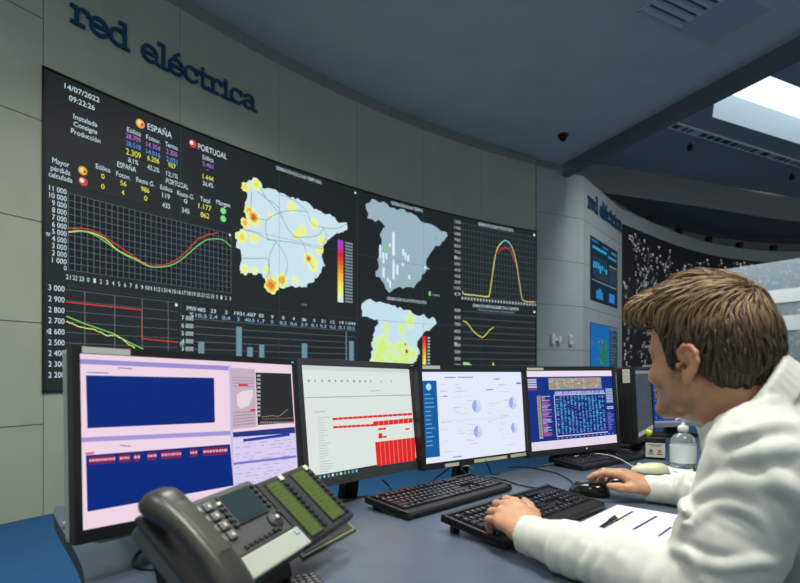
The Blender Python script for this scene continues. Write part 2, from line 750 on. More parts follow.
# ------------------------------------------------------------------ slab-serif wall lettering (stroke built)
GLY = {
    'r': (0.62, [[(.18, 0), (.18, .62)], [(.02, .62), (.18, .62)], [(.02, 0), (.40, 0)],
                 [(.18, .36), (.24, .54), (.36, .64), (.50, .64), (.58, .58), (.58, .50)]]),
    'e': (0.70, [[(.06, .33), (.62, .33)], [(.62, .33), (.60, .46), (.50, .60), (.34, .65), (.18, .60), (.08, .47), (.06, .33),
                 (.08, .18), (.18, .05), (.34, 0), (.48, .03), (.60, .12)]]),
    'd': (0.76, [[(.60, 0), (.60, .98)], [(.44, .98), (.60, .98)], [(.60, 0), (.74, 0)],
                 [(.60, .45), (.52, .59), (.36, .65), (.18, .58), (.08, .44), (.06, .32), (.08, .19), (.18, .06), (.36, 0), (.52, .06), (.60, .2)]]),
    'l': (0.44, [[(.22, 0), (.22, .98)], [(.04, .98), (.22, .98)], [(.02, 0), (.42, 0)]]),
    'c': (0.68, [[(.58, .62), (.58, .46)], [(.58, .48), (.50, .60), (.34, .65), (.18, .60), (.08, .47), (.06, .33), (.08, .18), (.18, .05), (.34, 0),
                 (.48, .03), (.60, .12)]]),
    't': (0.52, [[(.20, .86), (.20, .14), (.26, .03), (.36, 0), (.48, .06)], [(.02, .62), (.46, .62)]]),
    'i': (0.44, [[(.22, 0), (.22, .62)], [(.04, .62), (.22, .62)], [(.02, 0), (.42, 0)]]),
    'a': (0.70, [[(.12, .56), (.26, .65), (.40, .65), (.52, .58), (.54, .46), (.54, .08), (.60, 0), (.70, 0)],
                 [(.54, .36), (.30, .37), (.12, .30), (.07, .18), (.14, .04), (.30, 0), (.46, .06), (.54, .18)]]),
}
m_ink = mat('lettering_blue', (14, 72, 104), 0.4)


def stroke(mb, surf, pts, w, depth, m, off):
    q = [Vector(p) for p in pts]
    L, R = [], []
    for i, p in enumerate(q):
        d0 = (q[i] - q[i - 1]).normalized() if i else None
        d1 = (q[i + 1] - q[i]).normalized() if i < len(q) - 1 else None
        t = ((d0 or d1) + (d1 or d0)).normalized()
        nrm = Vector((-t.y, t.x))
        sc = 1.0
        if d0 and d1:
            sc = 1 / max(0.6, math.cos(d0.angle(d1) / 2))
        ext = t * (w / 2) * (-1 if i == 0 else (1 if i == len(q) - 1 else 0))
        L.append(p + ext + nrm * w / 2 * sc)
        R.append(p + ext - nrm * w / 2 * sc)
    vs, fs = [], []
    for a, b in zip(L, R):
        for (u, v), o in ((a, off), (b, off), (b, off + depth), (a, off + depth)):
            vs.append(surf.pos(u, v, o))
    k = len(L)
    for i in range(k - 1):
        for e in range(4):
            e2 = (e + 1) % 4
            fs.append((4 * i + e, 4 * i + e2, 4 * i + 4 + e2, 4 * i + 4 + e))
    fs.append((0, 1, 2, 3))
    fs.append((4 * k - 1, 4 * k - 2, 4 * k - 3, 4 * k - 4))
    mb.add(vs, fs, m)


def lettering(surf, a0, b0, a1, h, label, w=0.145, depth=0.02, dot=(26, 120, 110)):
    word = 'red eléctrica'
    adv = 0
    for ch in word:
        adv += 0.5 if ch == ' ' else GLY['e' if ch == 'é' else ch][0]
    sx = (a1 - a0) / adv
    sy = h / 0.98
    root = thing('wall_lettering', label, 'sign')
    x = 0
    for ch in word:
        if ch == ' ':
            x += 0.5
            continue
        base = 'e' if ch == 'é' else ch
        W, st = GLY[base]
        mb = MB()
        for s in st:
            pts = s
            if len(s) > 4:
                pts = [(p.x, p.y) for p in spline([(u, v, 0) for u, v in s], 4)]
            stroke(mb, surf, [(a0 + (x + u) * sx, b0 + v * sy) for u, v in pts], w * sy, depth, m_ink, 0.004)
        if ch == 'é':
            stroke(mb, surf, [(a0 + (x + u) * sx, b0 + v * sy) for u, v in ((.30, .80), (.44, .94))], w * sy, depth, m_ink, 0.004)
        if ch == 'i':
            md = mat('lettering_teal_dot', dot, 0.4)
            stroke(mb, surf, [(a0 + (x + .21) * sx, b0 + .83 * sy), (a0 + (x + .235) * sx, b0 + .83 * sy)], w * sy * 1.1, depth, md, 0.004)
        mb.build('letter', root)
        x += W
    return root


a0, b0 = WALL.pix(70.5, 24.5)
a1, b1 = WALL.pix(255, 109)
lettering(WALL, a0, (b0 + b1) / 2 + 0.0, a1, 0.195, 'large blue slab-serif company lettering on the curved wall above the video wall')
a0, b0 = facS.pix(587.5, 209)
a1, b1 = facS.pix(620.5, 229)
lettering(facS, a0, (b0 + b1) / 2, a1, 0.27, 'smaller blue slab-serif company lettering high on the angled wall facet', depth=0.02)

# ------------------------------------------------------------------ two displays on the facet
m_blk = mat('black_plastic', (24, 25, 26), 0.45)


def facet_display(name, p_tl, p_br, paint, label):
    a0, b1 = facS.pix(*p_tl)
    a1, b0 = facS.pix(*p_br)
    M = facS.M @ Matrix.Translation(((a0 + a1) / 2, b0, 0))
    root = thing(name, label, 'wall display', M, 'displays set in the angled wall')
    mb = MB()
    mb.box((0, (b1 - b0) / 2, 0.0), (a1 - a0 + .03, b1 - b0 + .03, 0.02), m_blk, bevel=0.003)
    mb.build('frame', root)
    d = Draw(facS, base=0.0105)
    paint(d, a0, b0, a1, b1)
    d.build('screen', root, inv=M.inverted())


def paint_a(d, a0, b0, a1, b1):
    g = random.Random(5)
    w, h = a1 - a0, b1 - b0
    d.mrect(a0, b0, a1, b1, (20, 33, 48), 0)
    U = lambda u, v: (a0 + u * w, b0 + v * h)

    def R(u0, v0, u1, v1, c, l=2):
        d.mrect(*U(u0, v0), *U(u1, v1), c, l)
    R(0.02, .94, .25, .97, (40, 110, 150))
    R(.05, .83, .56, .875, (40, 150, 200))
    R(.42, .92, .62, .95, (40, 110, 150))
    R(.62, .8, .95, .84, (40, 130, 180))
    R(.75, .9, .95, .94, (50, 120, 150))
    for k in range(7):
        R(.1 + k * .075, .38, .115 + k * .075, .72, (60, 90, 105), 1)
        R(.08 + k * .075, .5 + g.uniform(-.03, .05), .13 + k * .075, .58 + g.uniform(-.02, .06), (30, 160, 215), 2)
    for k in range(8):
        R(.66 + k * .04, .34, .668 + k * .04, .66, (70, 90, 105), 1)
    R(.66, .66, .96, .69, (110, 120, 90))
    for k in range(14):
        R(.05 + k * .065, .31, .09 + k * .065, .33, (120, 150, 165), 2)
    R(.18, .04, .42, .17, (40, 120, 185))
    R(.26, .17, .36, .21, (40, 120, 185))
    R(.66, .04, .88, .2, (40, 120, 185))


def paint_b(d, a0, b0, a1, b1):
    w, h = a1 - a0, b1 - b0
    U = lambda u, v: (a0 + u * w, b0 + v * h)
    d.mrect(a0, b0, a1, b1, (40, 58, 74), 0)
    d.mrect(*U(0, 0), *U(.66, 1), (14, 98, 168), 1)
    d.mrect(*U(.66, .94), *U(1, 1), (70, 100, 130), 1)
    d.poly([U(.3, .12), U(.5, .08), U(.62, .3), U(.6, .66), U(.42, .7), U(.36, .52), U(.28, .4)], (36, 104, 92), 2, False)
    g = random.Random(2)
    for k in range(28):
        u, v = g.uniform(.22, .6), g.uniform(.06, .7)
        d.line([U(u, v), U(u + g.uniform(-.1, .1), v + g.uniform(-.1, .1))], 0.008, g.choice([(60, 150, 80), (170, 150, 60), (40, 170, 190)]), 3, False)
    for k in range(12):
        v = .9 - k * .065
        d.mrect(*U(.70, v), *U(.70 + g.uniform(.1, .26), v + .012), (90, 120, 150), 2)
    d.mrect(*U(.02, .55), *U(.06, .62), (130, 60, 120), 2)


facet_display('wall_display', (590.3, 236), (616.8, 307.5), paint_a,
              'upper dark wall display with pale blue bar graphs on the angled wall facet')
facet_display('wall_display', (590.3, 323), (616.8, 371), paint_b,
              'lower bright blue wall display showing a map on the angled wall facet')

# sockets / sensors on the column face
a0, b0 = colS.pix(551.5, 339)
sw = thing('wall_sensor', 'white boxy sensor with a side arm on the grey column face, left of two fittings', 'sensor', colS.M @ Matrix.Translation((a0, b0, 0)))
m_white = mat('white_plastic', (222, 224, 220), 0.4)
mb = MB()
mb.box((0, 0, 0.03), (0.07, 0.17, 0.06), m_white, bevel=0.012)
mb.build('body', sw)
mb = MB()
mb.box((0.10, 0.0, 0.02), (0.14, 0.06, 0.035), m_white, bevel=0.008)
mb.box((0.15, -0.01, 0.03), (0.06, 0.11, 0.05), m_white, bevel=0.01)
mb.build('arm', sw)
a0, b0 = colS.pix(570, 340)
sw = thing('wall_switch', 'small white upright wall fitting on the grey column face, right of the boxy sensor', 'switch', colS.M @ Matrix.Translation((a0, b0, 0)))
mb = MB()
mb.box((0, 0, 0.02), (0.08, 0.17, 0.04), m_white, bevel=0.012)
mb.build('body', sw)
mb = MB()
mb.box((0, 0.02, 0.043), (0.04, 0.07, 0.012), mat('pale_grey_plastic', (176, 180, 178), 0.4), bevel=0.004)
mb.build('rocker', sw)

# ------------------------------------------------------------------ ceiling fittings
gd1 = Vector((0.89, 0.456, 0)).normalized()
gd2 = Vector((gd1.y, -gd1.x, 0))
m_grille = mat('grille_painted_metal', (196, 202, 206), 0.6)
m_dark = mat('dark_void', (84, 92, 96), 0.9)
v0 = Vector((2.85, 5.48, Z_CEIL))
vent = thing('ceiling_vent', 'square slatted air vent in the ceiling at the top of the picture', 'vent', frame(v0, gd1, gd2, (0, 0, 1)))
mb = MB()
mb.box((-0.29, 0.29, -0.002), (0.56, 0.56, 0.006), m_dark)
mb.build('backing', vent)
mb = MB()
for cx, cy, sx, sy in ((-0.29, 0.01, .6, .03), (-0.29, 0.58, .6, .03), (0.0, 0.29, .03, .6), (-0.58, 0.29, .03, .6)):
    mb.box((cx, cy, -0.01), (sx, sy, 0.02), m_grille, bevel=0.003)
mb.build('frame', vent)
for k in range(5):
    mb = MB()
    R = Matrix.Translation((-0.29, 0.075 + k * 0.105, -0.014)) @ Matrix.Rotation(math.radians(28), 4, 'X')
    mb.box((0, 0, 0), (0.56, 0.075, 0.006), m_grille, R)
    mb.build('slat', vent)
hat = thing('ceiling_hatch', 'plain darker square panel set in the ceiling beside the slatted vent', 'ceiling panel', frame(v0, gd1, gd2, (0, 0, 1)))
mb = MB()
mb.box((0.30, 0.30, -0.006), (0.52, 0.62, 0.012), mat('hatch_paint', (182, 190, 196), 0.9), bevel=0.003)
mb.build('panel', hat)
mb = MB()
for cx, cy, sx, sy in ((0.30, -0.015, .56, .014), (0.30, 0.615, .56, .014), (0.035, 0.3, .014, .62), (0.567, 0.3, .014, .62)):
    mb.box((cx, cy, -0.004), (sx, sy, 0.008), m_grille)
mb.build('frame', hat)

p = on_z(563, 134.5, Z_CEIL)
dome = thing('dome_camera', 'small black dome camera on the ceiling near the beam', 'camera', Matrix.Translation(p))
mb = MB()
mb.lathe([(0.075, 0), (0.075, -0.03), (0.06, -0.035)], m_blk, n=24)
mb.build('mount', dome)
mb = MB()
mb.lathe([(0.058, -0.03), (0.055, -0.06), (0.042, -0.085), (0.02, -0.1), (0.0, -0.104)], mat('smoked_dome', (12, 13, 15), 0.15), n=24)
mb.build('dome', dome)

# linear perforated diffuser in the high ceiling
t0, t1 = on_z(672, 123.8, Z2), on_z(845, 177.5, Z2)
td = (t1 - t0)
tl = td.length
td.normalize()
tr = thing('ceiling_diffuser', 'long thin perforated metal strip across the dark far ceiling', 'diffuser', frame(t0, td, Vector((-td.y, td.x, 0)), (0, 0, 1)))
mb = MB()
for s in (-1, 1):
    mb.box((tl / 2, s * 0.085, -0.02), (tl, 0.014, 0.04), mat('diffuser_metal', (214, 220, 222), 0.5))
mb.build('rail', tr)
mb = MB()
g = random.Random(1)
for k in range(int(tl / 0.07)):  # pale and dark fins picked at random, speckle put into the colour
    mb.box((0.03 + k * 0.07, g.uniform(-.01, .01), -0.016), (0.03, 0.15, 0.022), g.choice([mat('diffuser_metal', (214, 220, 222), 0.5), mat('diffuser_dark_fin', (70, 76, 80), 0.6)]),
           Matrix.Translation((0, 0, 0)))
o = mb.build('fin', tr)
o['kind'] = 'stuff'
for px, py, lab in ((690, 142, 'tiny black ceiling spotlight below the perforated strip'),
                    (792, 172.5, 'tiny black ceiling spotlight nearest the right edge of the picture')):
    p = on_z(px, py, Z2)
    sp = thing('ceiling_spotlight', lab, 'spotlight', Matrix.Translation(p))
    mb = MB()
    mb.tube([(0, 0, 0), (0, 0, -0.06)], 0.012, m_blk)
    mb.build('stem', sp)
    mb = MB()
    mb.lathe([(0.035, -0.05), (0.05, -0.07), (0.055, -0.15), (0.045, -0.16)], m_blk, n=20)
    mb.build('head', sp)

for i, (px, py) in enumerate(((655, 223.6), (683.7, 231.5), (713, 237), (743.8, 242.8), (776.8, 246))):
    # they stand on top of the far wall
    best = min((abs(HX + FPX * FAR.at(a)[0].x / FAR.at(a)[0].y - px), a) for a in np.linspace(0.2, FAR.length - .2, 400))
    p, dd = FAR.at(best[1])
    nn = Vector((dd.y, -dd.x, 0))
    place = ('leftmost', 'second from the left', 'middle', 'second from the right', 'rightmost')[i]
    sp = thing('wall_spotlight', 'small black box spotlight on the far wall top, %s of five' % place, 'spotlight',
               frame((p.x - nn.x * 0.12, p.y - nn.y * 0.12, Z_FAR), dd, -nn, (0, 0, 1)), 'spotlights along the far wall top')
    mb = MB()
    mb.box((0, 0, 0.02), (0.06, 0.1, 0.04), m_blk)
    mb.build('bracket', sp)
    mb = MB()
    mb.box((0, 0, 0.11), (0.15, 0.14, 0.16), m_blk, bevel=0.012)
    mb.build('body', sp)

# ------------------------------------------------------------------ glass partition with frosted bands
GA, GB = Vector((4.635, 8.10, 0)), Vector((5.31, 7.08, 0))
gdir = (GB - GA).normalized()
glen = 4.2
gp = thing('glass_partition', 'tall hazy glass partition with two frosted white bands at the right edge', 'partition',
           frame(GA, gdir, (-gdir.y, gdir.x, 0), (0, 0, 1)))
mg = bpy.data.materials.new('hazy_glass')
mg.use_nodes = True
nt = mg.node_tree
b = nt.nodes['Principled BSDF']
b.inputs['Base Color'].default_value = rgb(205, 220, 226)
b.inputs['Roughness'].default_value = 0.25
b.inputs['Alpha'].default_value = 0.30
mb = MB()
mb.box((glen / 2, 0, (CAMZ + 1.5 + 0.06) / 2), (glen, 0.012, CAMZ + 1.5 - 0.06), mg)
mb.build('pane', gp)
mf = bpy.data.materials.new('frosted_film')
mf.use_nodes = True
b = mf.node_tree.nodes['Principled BSDF']
b.inputs['Base Color'].default_value = rgb(240, 242, 238)
b.inputs['Roughness'].default_value = 0.5
b.inputs['Alpha'].default_value = 0.93
for z0, z1 in ((0.93, 1.11), (0.55, 0.75)):
    mb = MB()
    mb.box((glen / 2, -0.009, CAMZ + (z0 + z1) / 2), (glen, 0.003, z1 - z0), mf)
    mb.box((glen / 2, 0.009, CAMZ + (z0 + z1) / 2), (glen, 0.003, z1 - z0), mf)
    mb.build('frosted_band', gp)
mb = MB()
mb.box((glen / 2, 0, CAMZ + 0.06), (glen, 0.04, 0.035), m_blk, bevel=0.004)
mb.build('rail', gp)
mb = MB()
mb.box((glen / 2, 0, 0.03), (glen, 0.05, 0.06), mat('rail_metal', (120, 124, 126), 0.35, metal=0.8), bevel=0.004)
mb.build('floor_channel', gp)
mb = MB()
mb.box((glen / 2, 0, (CAMZ + 0.04 + 0.06) / 2), (glen - 0.02, 0.024, CAMZ - 0.03), mat('partition_panel', (178, 184, 182), 0.5))
mb.build('lower_panel', gp)

# ================================================================== THE VIDEO WALL
vw = thing('video_wall', 'huge curved black video wall of eighteen panels with charts and maps of a peninsula', 'video wall')
m_scr = bpy.data.materials.new('video_wall_glass')
m_scr.use_nodes = True
b = m_scr.node_tree.nodes['Principled BSDF']
b.inputs['Base Color'].default_value = rgb(26, 29, 31)
b.inputs['Roughness'].default_value = 0.5
b.inputs['Specular IOR Level'].default_value = 0.3
b.inputs['Emission Color'].default_value = rgb(27, 31, 33)
b.inputs['Emission Strength'].default_value = 1.0
ROWH = (Z_TOP - Z_BOT) / 3
for i in range(6):
    for j in range(3):
        mb = MB()
        slab(mb, WALL, i * SEG + 0.0012, (i + 1) * SEG - 0.0012, Z_BOT + j * ROWH + 0.0012, Z_BOT + (j + 1) * ROWH - 0.0012, -0.02, 0.0, m_scr, sub=0.2)
        mb.build('display_panel', vw)
mb = MB()
m_frame = mat('black_plastic', (24, 25, 26), 0.45)
slab(mb, WALL, -0.012, 6 * SEG + 0.012, Z_TOP, Z_TOP + 0.014, -0.02, 0.012, m_frame)
slab(mb, WALL, -0.012, 6 * SEG + 0.012, Z_BOT - 0.014, Z_BOT, -0.02, 0.012, m_frame)
slab(mb, WALL, -0.012, 0, Z_BOT, Z_TOP, -0.02, 0.012, m_frame)
slab(mb, WALL, 6 * SEG, 6 * SEG + 0.012, Z_BOT, Z_TOP, -0.02, 0.012, m_frame)
mb.build('frame', vw)

T_W, T_B, T_P, T_Y = (205, 226, 236), (96, 160, 240), (178, 126, 220), (238, 232, 90)
GRID = (100, 112, 116)

# readout table, top left
d = Draw(WALL, base=0.003)
for s, x0, y0, x1, h, c in (
        ('14/07/2022', 64.3, 88.2, 99.2, 5.2, T_W), ('09:22:26', 68.8, 100.3, 94.5, 5.2, T_W),
        ('Instalada', 73.2, 118.5, 97, 5, T_W), ('Consigna', 73.5, 126, 97, 5, T_W), ('Producción', 70.8, 133, 100, 5, T_W),
        ('ESPAÑA', 147.3, 129.3, 171.5, 6.2, T_W), ('Eólica', 126.8, 131.5, 140.5, 4.6, T_W), ('Fotov.', 146, 139, 160, 4.6, T_W),
        ('Termo.', 165, 146, 178, 4.6, T_W),
        ('28.709', 125.7, 137.7, 140.5, 4.8, T_P), ('14.354', 146, 146.3, 160, 4.8, T_P), ('2.300', 166, 153.5, 177, 4.8, T_P),
        ('28.518', 125.7, 145.3, 140.5, 4.8, T_B), ('14.016', 146, 153.5, 160, 4.8, T_B), ('2.021', 166, 161, 177, 4.8, T_B),
        ('2.309', 125.7, 154, 140.5, 6, T_Y), ('6.206', 147, 160, 159, 5, T_Y), ('907', 168, 167, 175.5, 4.6, T_Y),
        ('8,1%', 128, 162, 138, 4.6, T_W), ('43,2%', 147, 169, 159, 4.6, T_W), ('13,1%', 166, 175.5, 177.5, 4.6, T_W),
        ('PORTUGAL', 197.8, 149.3, 226.5, 6, T_W), ('Eólica', 202.5, 159, 213, 4.4, T_W), ('5.461', 202.5, 165.6, 213, 4.4, T_P),
        ('-', 206.5, 171, 208.5, 4, T_B), ('1.444', 202.5, 178.6, 213, 4.8, T_Y), ('26,4%', 202.5, 185, 213, 4.4, T_W),
        ('Mayor', 52, 162.5, 69, 5.2, T_W), ('pérdida', 50.5, 170, 70, 5.2, T_W), ('calculada', 48.3, 176.2, 72, 5.2, T_W),
        ('ESPAÑA', 117, 166.5, 135.8, 5.2, T_W), ('Eólica', 95.6, 168.3, 110, 4.8, T_W), ('Fotov.', 116, 175.8, 130, 4.8, T_W),
        ('Resto G.', 136, 181.5, 154, 4.8, T_W), ('0', 101, 178.3, 104.2, 4.8, T_Y), ('0', 101, 188.5, 104.2, 4.8, T_Y),
        ('56', 120, 185, 126, 4.8, T_Y), ('4', 121.2, 194.6, 124, 4.8, T_Y), ('986', 140.8, 191, 149, 4.8, T_Y), ('0', 144, 200.3, 147, 4.8, T_Y),
        ('PORTUGAL', 165.8, 183, 188, 5, T_W), ('Eólica', 160, 189, 172, 4.6, T_W), ('Resto G.', 177, 195, 193.5, 4.6, T_W),
        ('Total', 200, 201, 209.7, 4.8, T_W), ('119', 162, 197.4, 169.5, 4.8, T_W), ('433', 162, 207, 169.7, 4.8, T_W),
        ('0', 183.8, 203, 187, 4.4, T_W), ('345', 181.6, 212, 189, 4.6, T_W), ('1.177', 198.3, 208, 211, 5.2, T_Y),
        ('862', 200.3, 216.7, 209, 5, T_Y), ('Margen', 216, 204, 229.7, 4.6, T_W)):
    d.text(s, x0, y0, x1, h, c, 3, bold=0)
for x, y, r, c in ((140, 123.8, .04, 'e'), (192.5, 143.8, .038, 'p'), (82.6, 170.8, .035, 'e'), (83, 181.6, .035, 'p')):
    a, bq = WALL.pix(x, y)
    if c == 'e':
        d.dot((a, bq), r, (226, 170, 60), 2, pix=False)
        d.dot((a - r * .15, bq + r * .1), r * .55, (244, 214, 140), 3, pix=False)
        d.dot((a + r * .4, bq - r * .1), r * .35, (205, 70, 50), 4, pix=False)
    else:
        d.dot((a, bq), r, (205, 66, 70), 2, pix=False)
        d.dot((a - r * .3, bq + r * .15), r * .5, (236, 226, 220), 3, pix=False)
for x, y in ((223, 211), (223, 218.8)):
    d.dot((x, y), 0.032, (120, 225, 140), 3)
d.build('generation_readout', vw)

# demand chart
d = Draw(WALL, base=0.003)
aL, zT = WALL.pix(68, 193)
aR, zB = WALL.pix(230.8, 293)
d.mrect(aL, zB, aR, zT, (24, 31, 38), 0)
for k in range(12):
    z = zT + (zB - zT) * k / 11
    d.mrect(aL, z - .0018, aR, z + .0018, GRID, 1)
    if k < 11:
        a1, _ = WALL.pix(66.3, 200)
        s = '%d 000' % (11 - k)
        d.text(s, a1 - (0.125 if k < 2 else 0.105), z - .017, a1, 0.04, T_W, 3, pix=False, bold=0)
d.text('0', WALL.pix(63.6, 200)[0], zB - .01, WALL.pix(66.3, 200)[0], 0.036, T_W, 3, pix=False)
hrs = ['21', '22', '23'] + [str(h) for h in range(24)] + ['0', '1', '2', '3']
for k in range(32):
    a = aL + (aR - aL) * k / 31
    d.mrect(a - .0022, zB, a + .0022, zT, GRID, 1)
    if k < 31:
        w = 0.036 if len(hrs[k]) == 2 else 0.018
        a2 = aL + (aR - aL) * k / 30.2
        d.text(hrs[k], a2 - w / 2, zB - 0.075, a2 + w / 2, 0.036, T_W, 3, pix=False, bold=0)
RED, GRN, YEL = (214, 66, 62), (120, 214, 104), (224, 226, 110)


def smooth(pts, n=5):
    return [(p.x, p.y) for p in spline([(x, y, 0) for x, y in pts], n)]


d.line(smooth([(68, 231.8), (80, 231), (92, 233), (105, 239), (118, 250.5), (135, 259), (147, 264.5)]), .008, YEL, 3)
d.line(smooth([(68, 232.4), (84, 231.6), (96, 236), (108, 244), (122, 253.5), (135, 259.5), (148, 266.2), (157.6, 267.2), (169, 265.7), (180, 260.5),
               (190.6, 251.5), (199, 244.5), (207, 239.8), (216, 239), (223.6, 240.5), (231, 247)]), .0085, GRN, 4)
rd = smooth([(68, 228), (85, 229), (100, 234), (118, 246), (135, 257.5), (148, 265.2), (165, 264.8), (175, 260.5), (188, 250), (195, 241.5),
             (205, 235.5), (217, 233)], 6)
g = random.Random(4)
rd = [(x, y + (g.uniform(-.7, .7) if x > 165 else 0)) for x, y in rd]
d.line(rd, .008, RED, 5)
d.text('MW', 45.8, 236, 50, 4, T_W, 3)
d.dot((229.6, 235), 0.012, WHITE, 4)
d.build('demand_chart', vw)

# reserve chart below it
d = Draw(WALL, base=0.003)
ys = [289.5, 300.3, 311, 321.6, 332.3, 343, 353.6, 364.2, 374.9]
aL, _ = WALL.pix(66, 300)
aR, _ = WALL.pix(178, 300)
aT, _ = WALL.pix(64.2, 300)
zz = [WALL.pix(66, y)[1] for y in ys]
for k, z in enumerate(zz):
    d.mrect(aL, z - .0018, aR, z + .0018, GRID, 1)
    d.text('%s' % ('3 000', '2 900', '2 800', '2 700', '2 600', '2 500', '2 400', '2 300', '2 200')[k], aT - .115, z - .02, aT, .042, T_W, 3, pix=False, bold=0)
for x in (84.6, 114.5, 142, 168):
    a, _ = WALL.pix(x, 300)
    d.mrect(a - .003, zz[-1] - .03, a + .003, zz[0], GRID, 1)
d.line([(66, 302), (141.5, 310), (141.5, 338.7), (178, 342.3)], .009, RED, 3)
d.line([(66, 316.3), (85, 324), (114, 334), (128, 342), (143, 349)], .0085, GRN, 4)
pts = [(66, 321.5), (72, 323.5), (80, 327), (95, 330), (107, 336), (114, 335), (122, 339), (130, 345.5), (136, 348.5)]
yl = []
for i in range(len(pts) - 1):
    for k in range(5):
        t = k / 5
        yl.append((pts[i][0] * (1 - t) + pts[i + 1][0] * t, pts[i][1] * (1 - t) + pts[i + 1][1] * t + g.uniform(-.6, .6)))
d.line(yl, .008, YEL, 3)
d.text('MW', 46.5, 334, 50.8, 4.4, T_W, 3)
d.dot((176, 305), 0.014, WHITE, 4)
d.build('reserve_chart', vw)

# bar chart
d = Draw(WALL, base=0.003)
aL, zt = WALL.pix(194, 318.7)
aR, _ = WALL.pix(355.3, 331.5)
zs = WALL.pix(194, 326.3)[1] - zt
for k in range(8):
    z = zt + zs * k
    if z < Z_BOT + .02:
        break
    d.mrect(aL, z - .002, aR, z + .002, (112, 122, 126), 1)
    a1, _ = WALL.pix(193, 320)
    d.text('%d 000' % (7 - k), a1 - .12, z - .02, a1, .04, T_W, 3, pix=False, bold=0)
BAR = (108, 142, 158)
zlow = Z_BOT + .06
for x0, x1, y in ((198, 204, 342), (236, 241.6, 326.6), (247, 252.6, 347), (259, 264, 344.6), (301.6, 307, 343.4), (349, 353.6, 341)):
    a0, z1 = WALL.pix(x0, y)
    a1, _ = WALL.pix(x1, y)
    d.mrect(a0, zlow, a1, z1, BAR, 2)
a, z = WALL.pix(346, 332)
d.mrect(a - .004, zlow, a + .004, z, (150, 165, 172), 2)
_, z1 = WALL.pix(200, 309.5)
_, z2 = WALL.pix(200, 315.5)
r1 = ['485', '23', '2', '193', '1.487', '85', '9', '0', '4', '86', '5', '21', '12', '19', '1.044']
r2 = ['10,5', '2,4', '0,4', '3', '40,5', '1,7', '0', '0,2', '0,6', '2,9', '0,1', '0,3', '0,2', '0,1', '30,5']
for k, x in enumerate((201, 213, 226, 238, 249.5, 261, 272, 283, 293.5, 304, 314, 323, 332.5, 341.5, 350.5)):
    a, _ = WALL.pix(x, 320)
    for s, z, c in ((r1[k], z1, T_W), (r2[k], z2, (150, 196, 236))):
        w = .03 * len(s)
        d.text(s, a - w / 2, z - .02, a + w / 2, .036, c, 3, pix=False, bold=0)
a, _ = WALL.pix(191.5, 310)
d.text('MW', a - .05, z1 - .02, a + .05, .042, T_W, 3, pix=False, bold=0)
d.text('%', a - .02, z2 - .02, a + .02, .042, T_W, 3, pix=False, bold=0)
d.text('MW', 180, 346, 184, 4.4, T_W, 3)
d.build('generation_bar_chart', vw)


def jag(pts, amp, n, seed):
    """fractal coast line in wall metres"""
    g = random.Random(seed)
    out = []
    for i in range(len(pts)):
        p, q = Vector(pts[i]), Vector(pts[(i + 1) % len(pts)])
        nrm = Vector((-(q - p).y, (q - p).x))
        if nrm.length:
            nrm.normalize()
        k = max(1, int((q - p).length / n))
        for j in range(k):
            t = j / k
            out.append(tuple(p.lerp(q, t) + nrm * (g.uniform(-amp, amp) if j else 0)))
    return out


def zoomed(pts, x0, y0, s):
    return [(x0 + x / s, y0 + y / s) for x, y in pts]


def blob(d, x, y, r, cols, layer, seed, sx=1.0):
    g = random.Random(seed)
    a, bq = WALL.pix(x, y)
    for k, (f, c) in enumerate(cols):
        pts = []
        for j in range(18):
            an = 2 * math.pi * j / 18
            rr = r * f * g.uniform(.78, 1.15)
            pts.append((a + rr * math.cos(an) * sx, bq + rr * math.sin(an)))
        d.poly(pts, c, layer + k, False)


# wind map
d = Draw(WALL, base=0.003)
o1 = [(50, 78), (70, 72), (90, 66), (105, 62), (125, 82), (130, 95), (165, 97), (190, 103), (200, 115), (235, 128), (262, 133), (290, 147), (325, 158),
      (340, 172), (365, 188), (385, 200), (405, 205), (425, 215), (440, 228), (465, 240), (485, 240), (488, 260), (470, 280), (430, 295), (410, 310),
      (400, 325), (385, 345), (378, 370), (385, 395), (396, 420), (380, 435), (362, 470), (330, 490), (318, 510), (290, 505), (250, 503), (215, 505),
      (195, 520), (175, 532), (150, 500), (145, 475), (120, 450), (80, 450), (40, 440), (48, 395), (42, 350), (25, 345), (25, 325), (40, 285), (55, 260),
      (65, 215), (65, 175), (72, 130), (65, 105), (50, 95)]
Z1 = lambda p: (230 + p[0] / 4.16, 165 + p[1] / 4.16)
pts = jag([WALL.pix(*Z1(p)) for p in o1], .020, .03, 1)
d.poly(pts, (203, 228, 236), 1, False)
Yc, Oc, Rc = (236, 240, 130), (240, 176, 62), (206, 78, 38)
Y2 = (226, 240, 190)
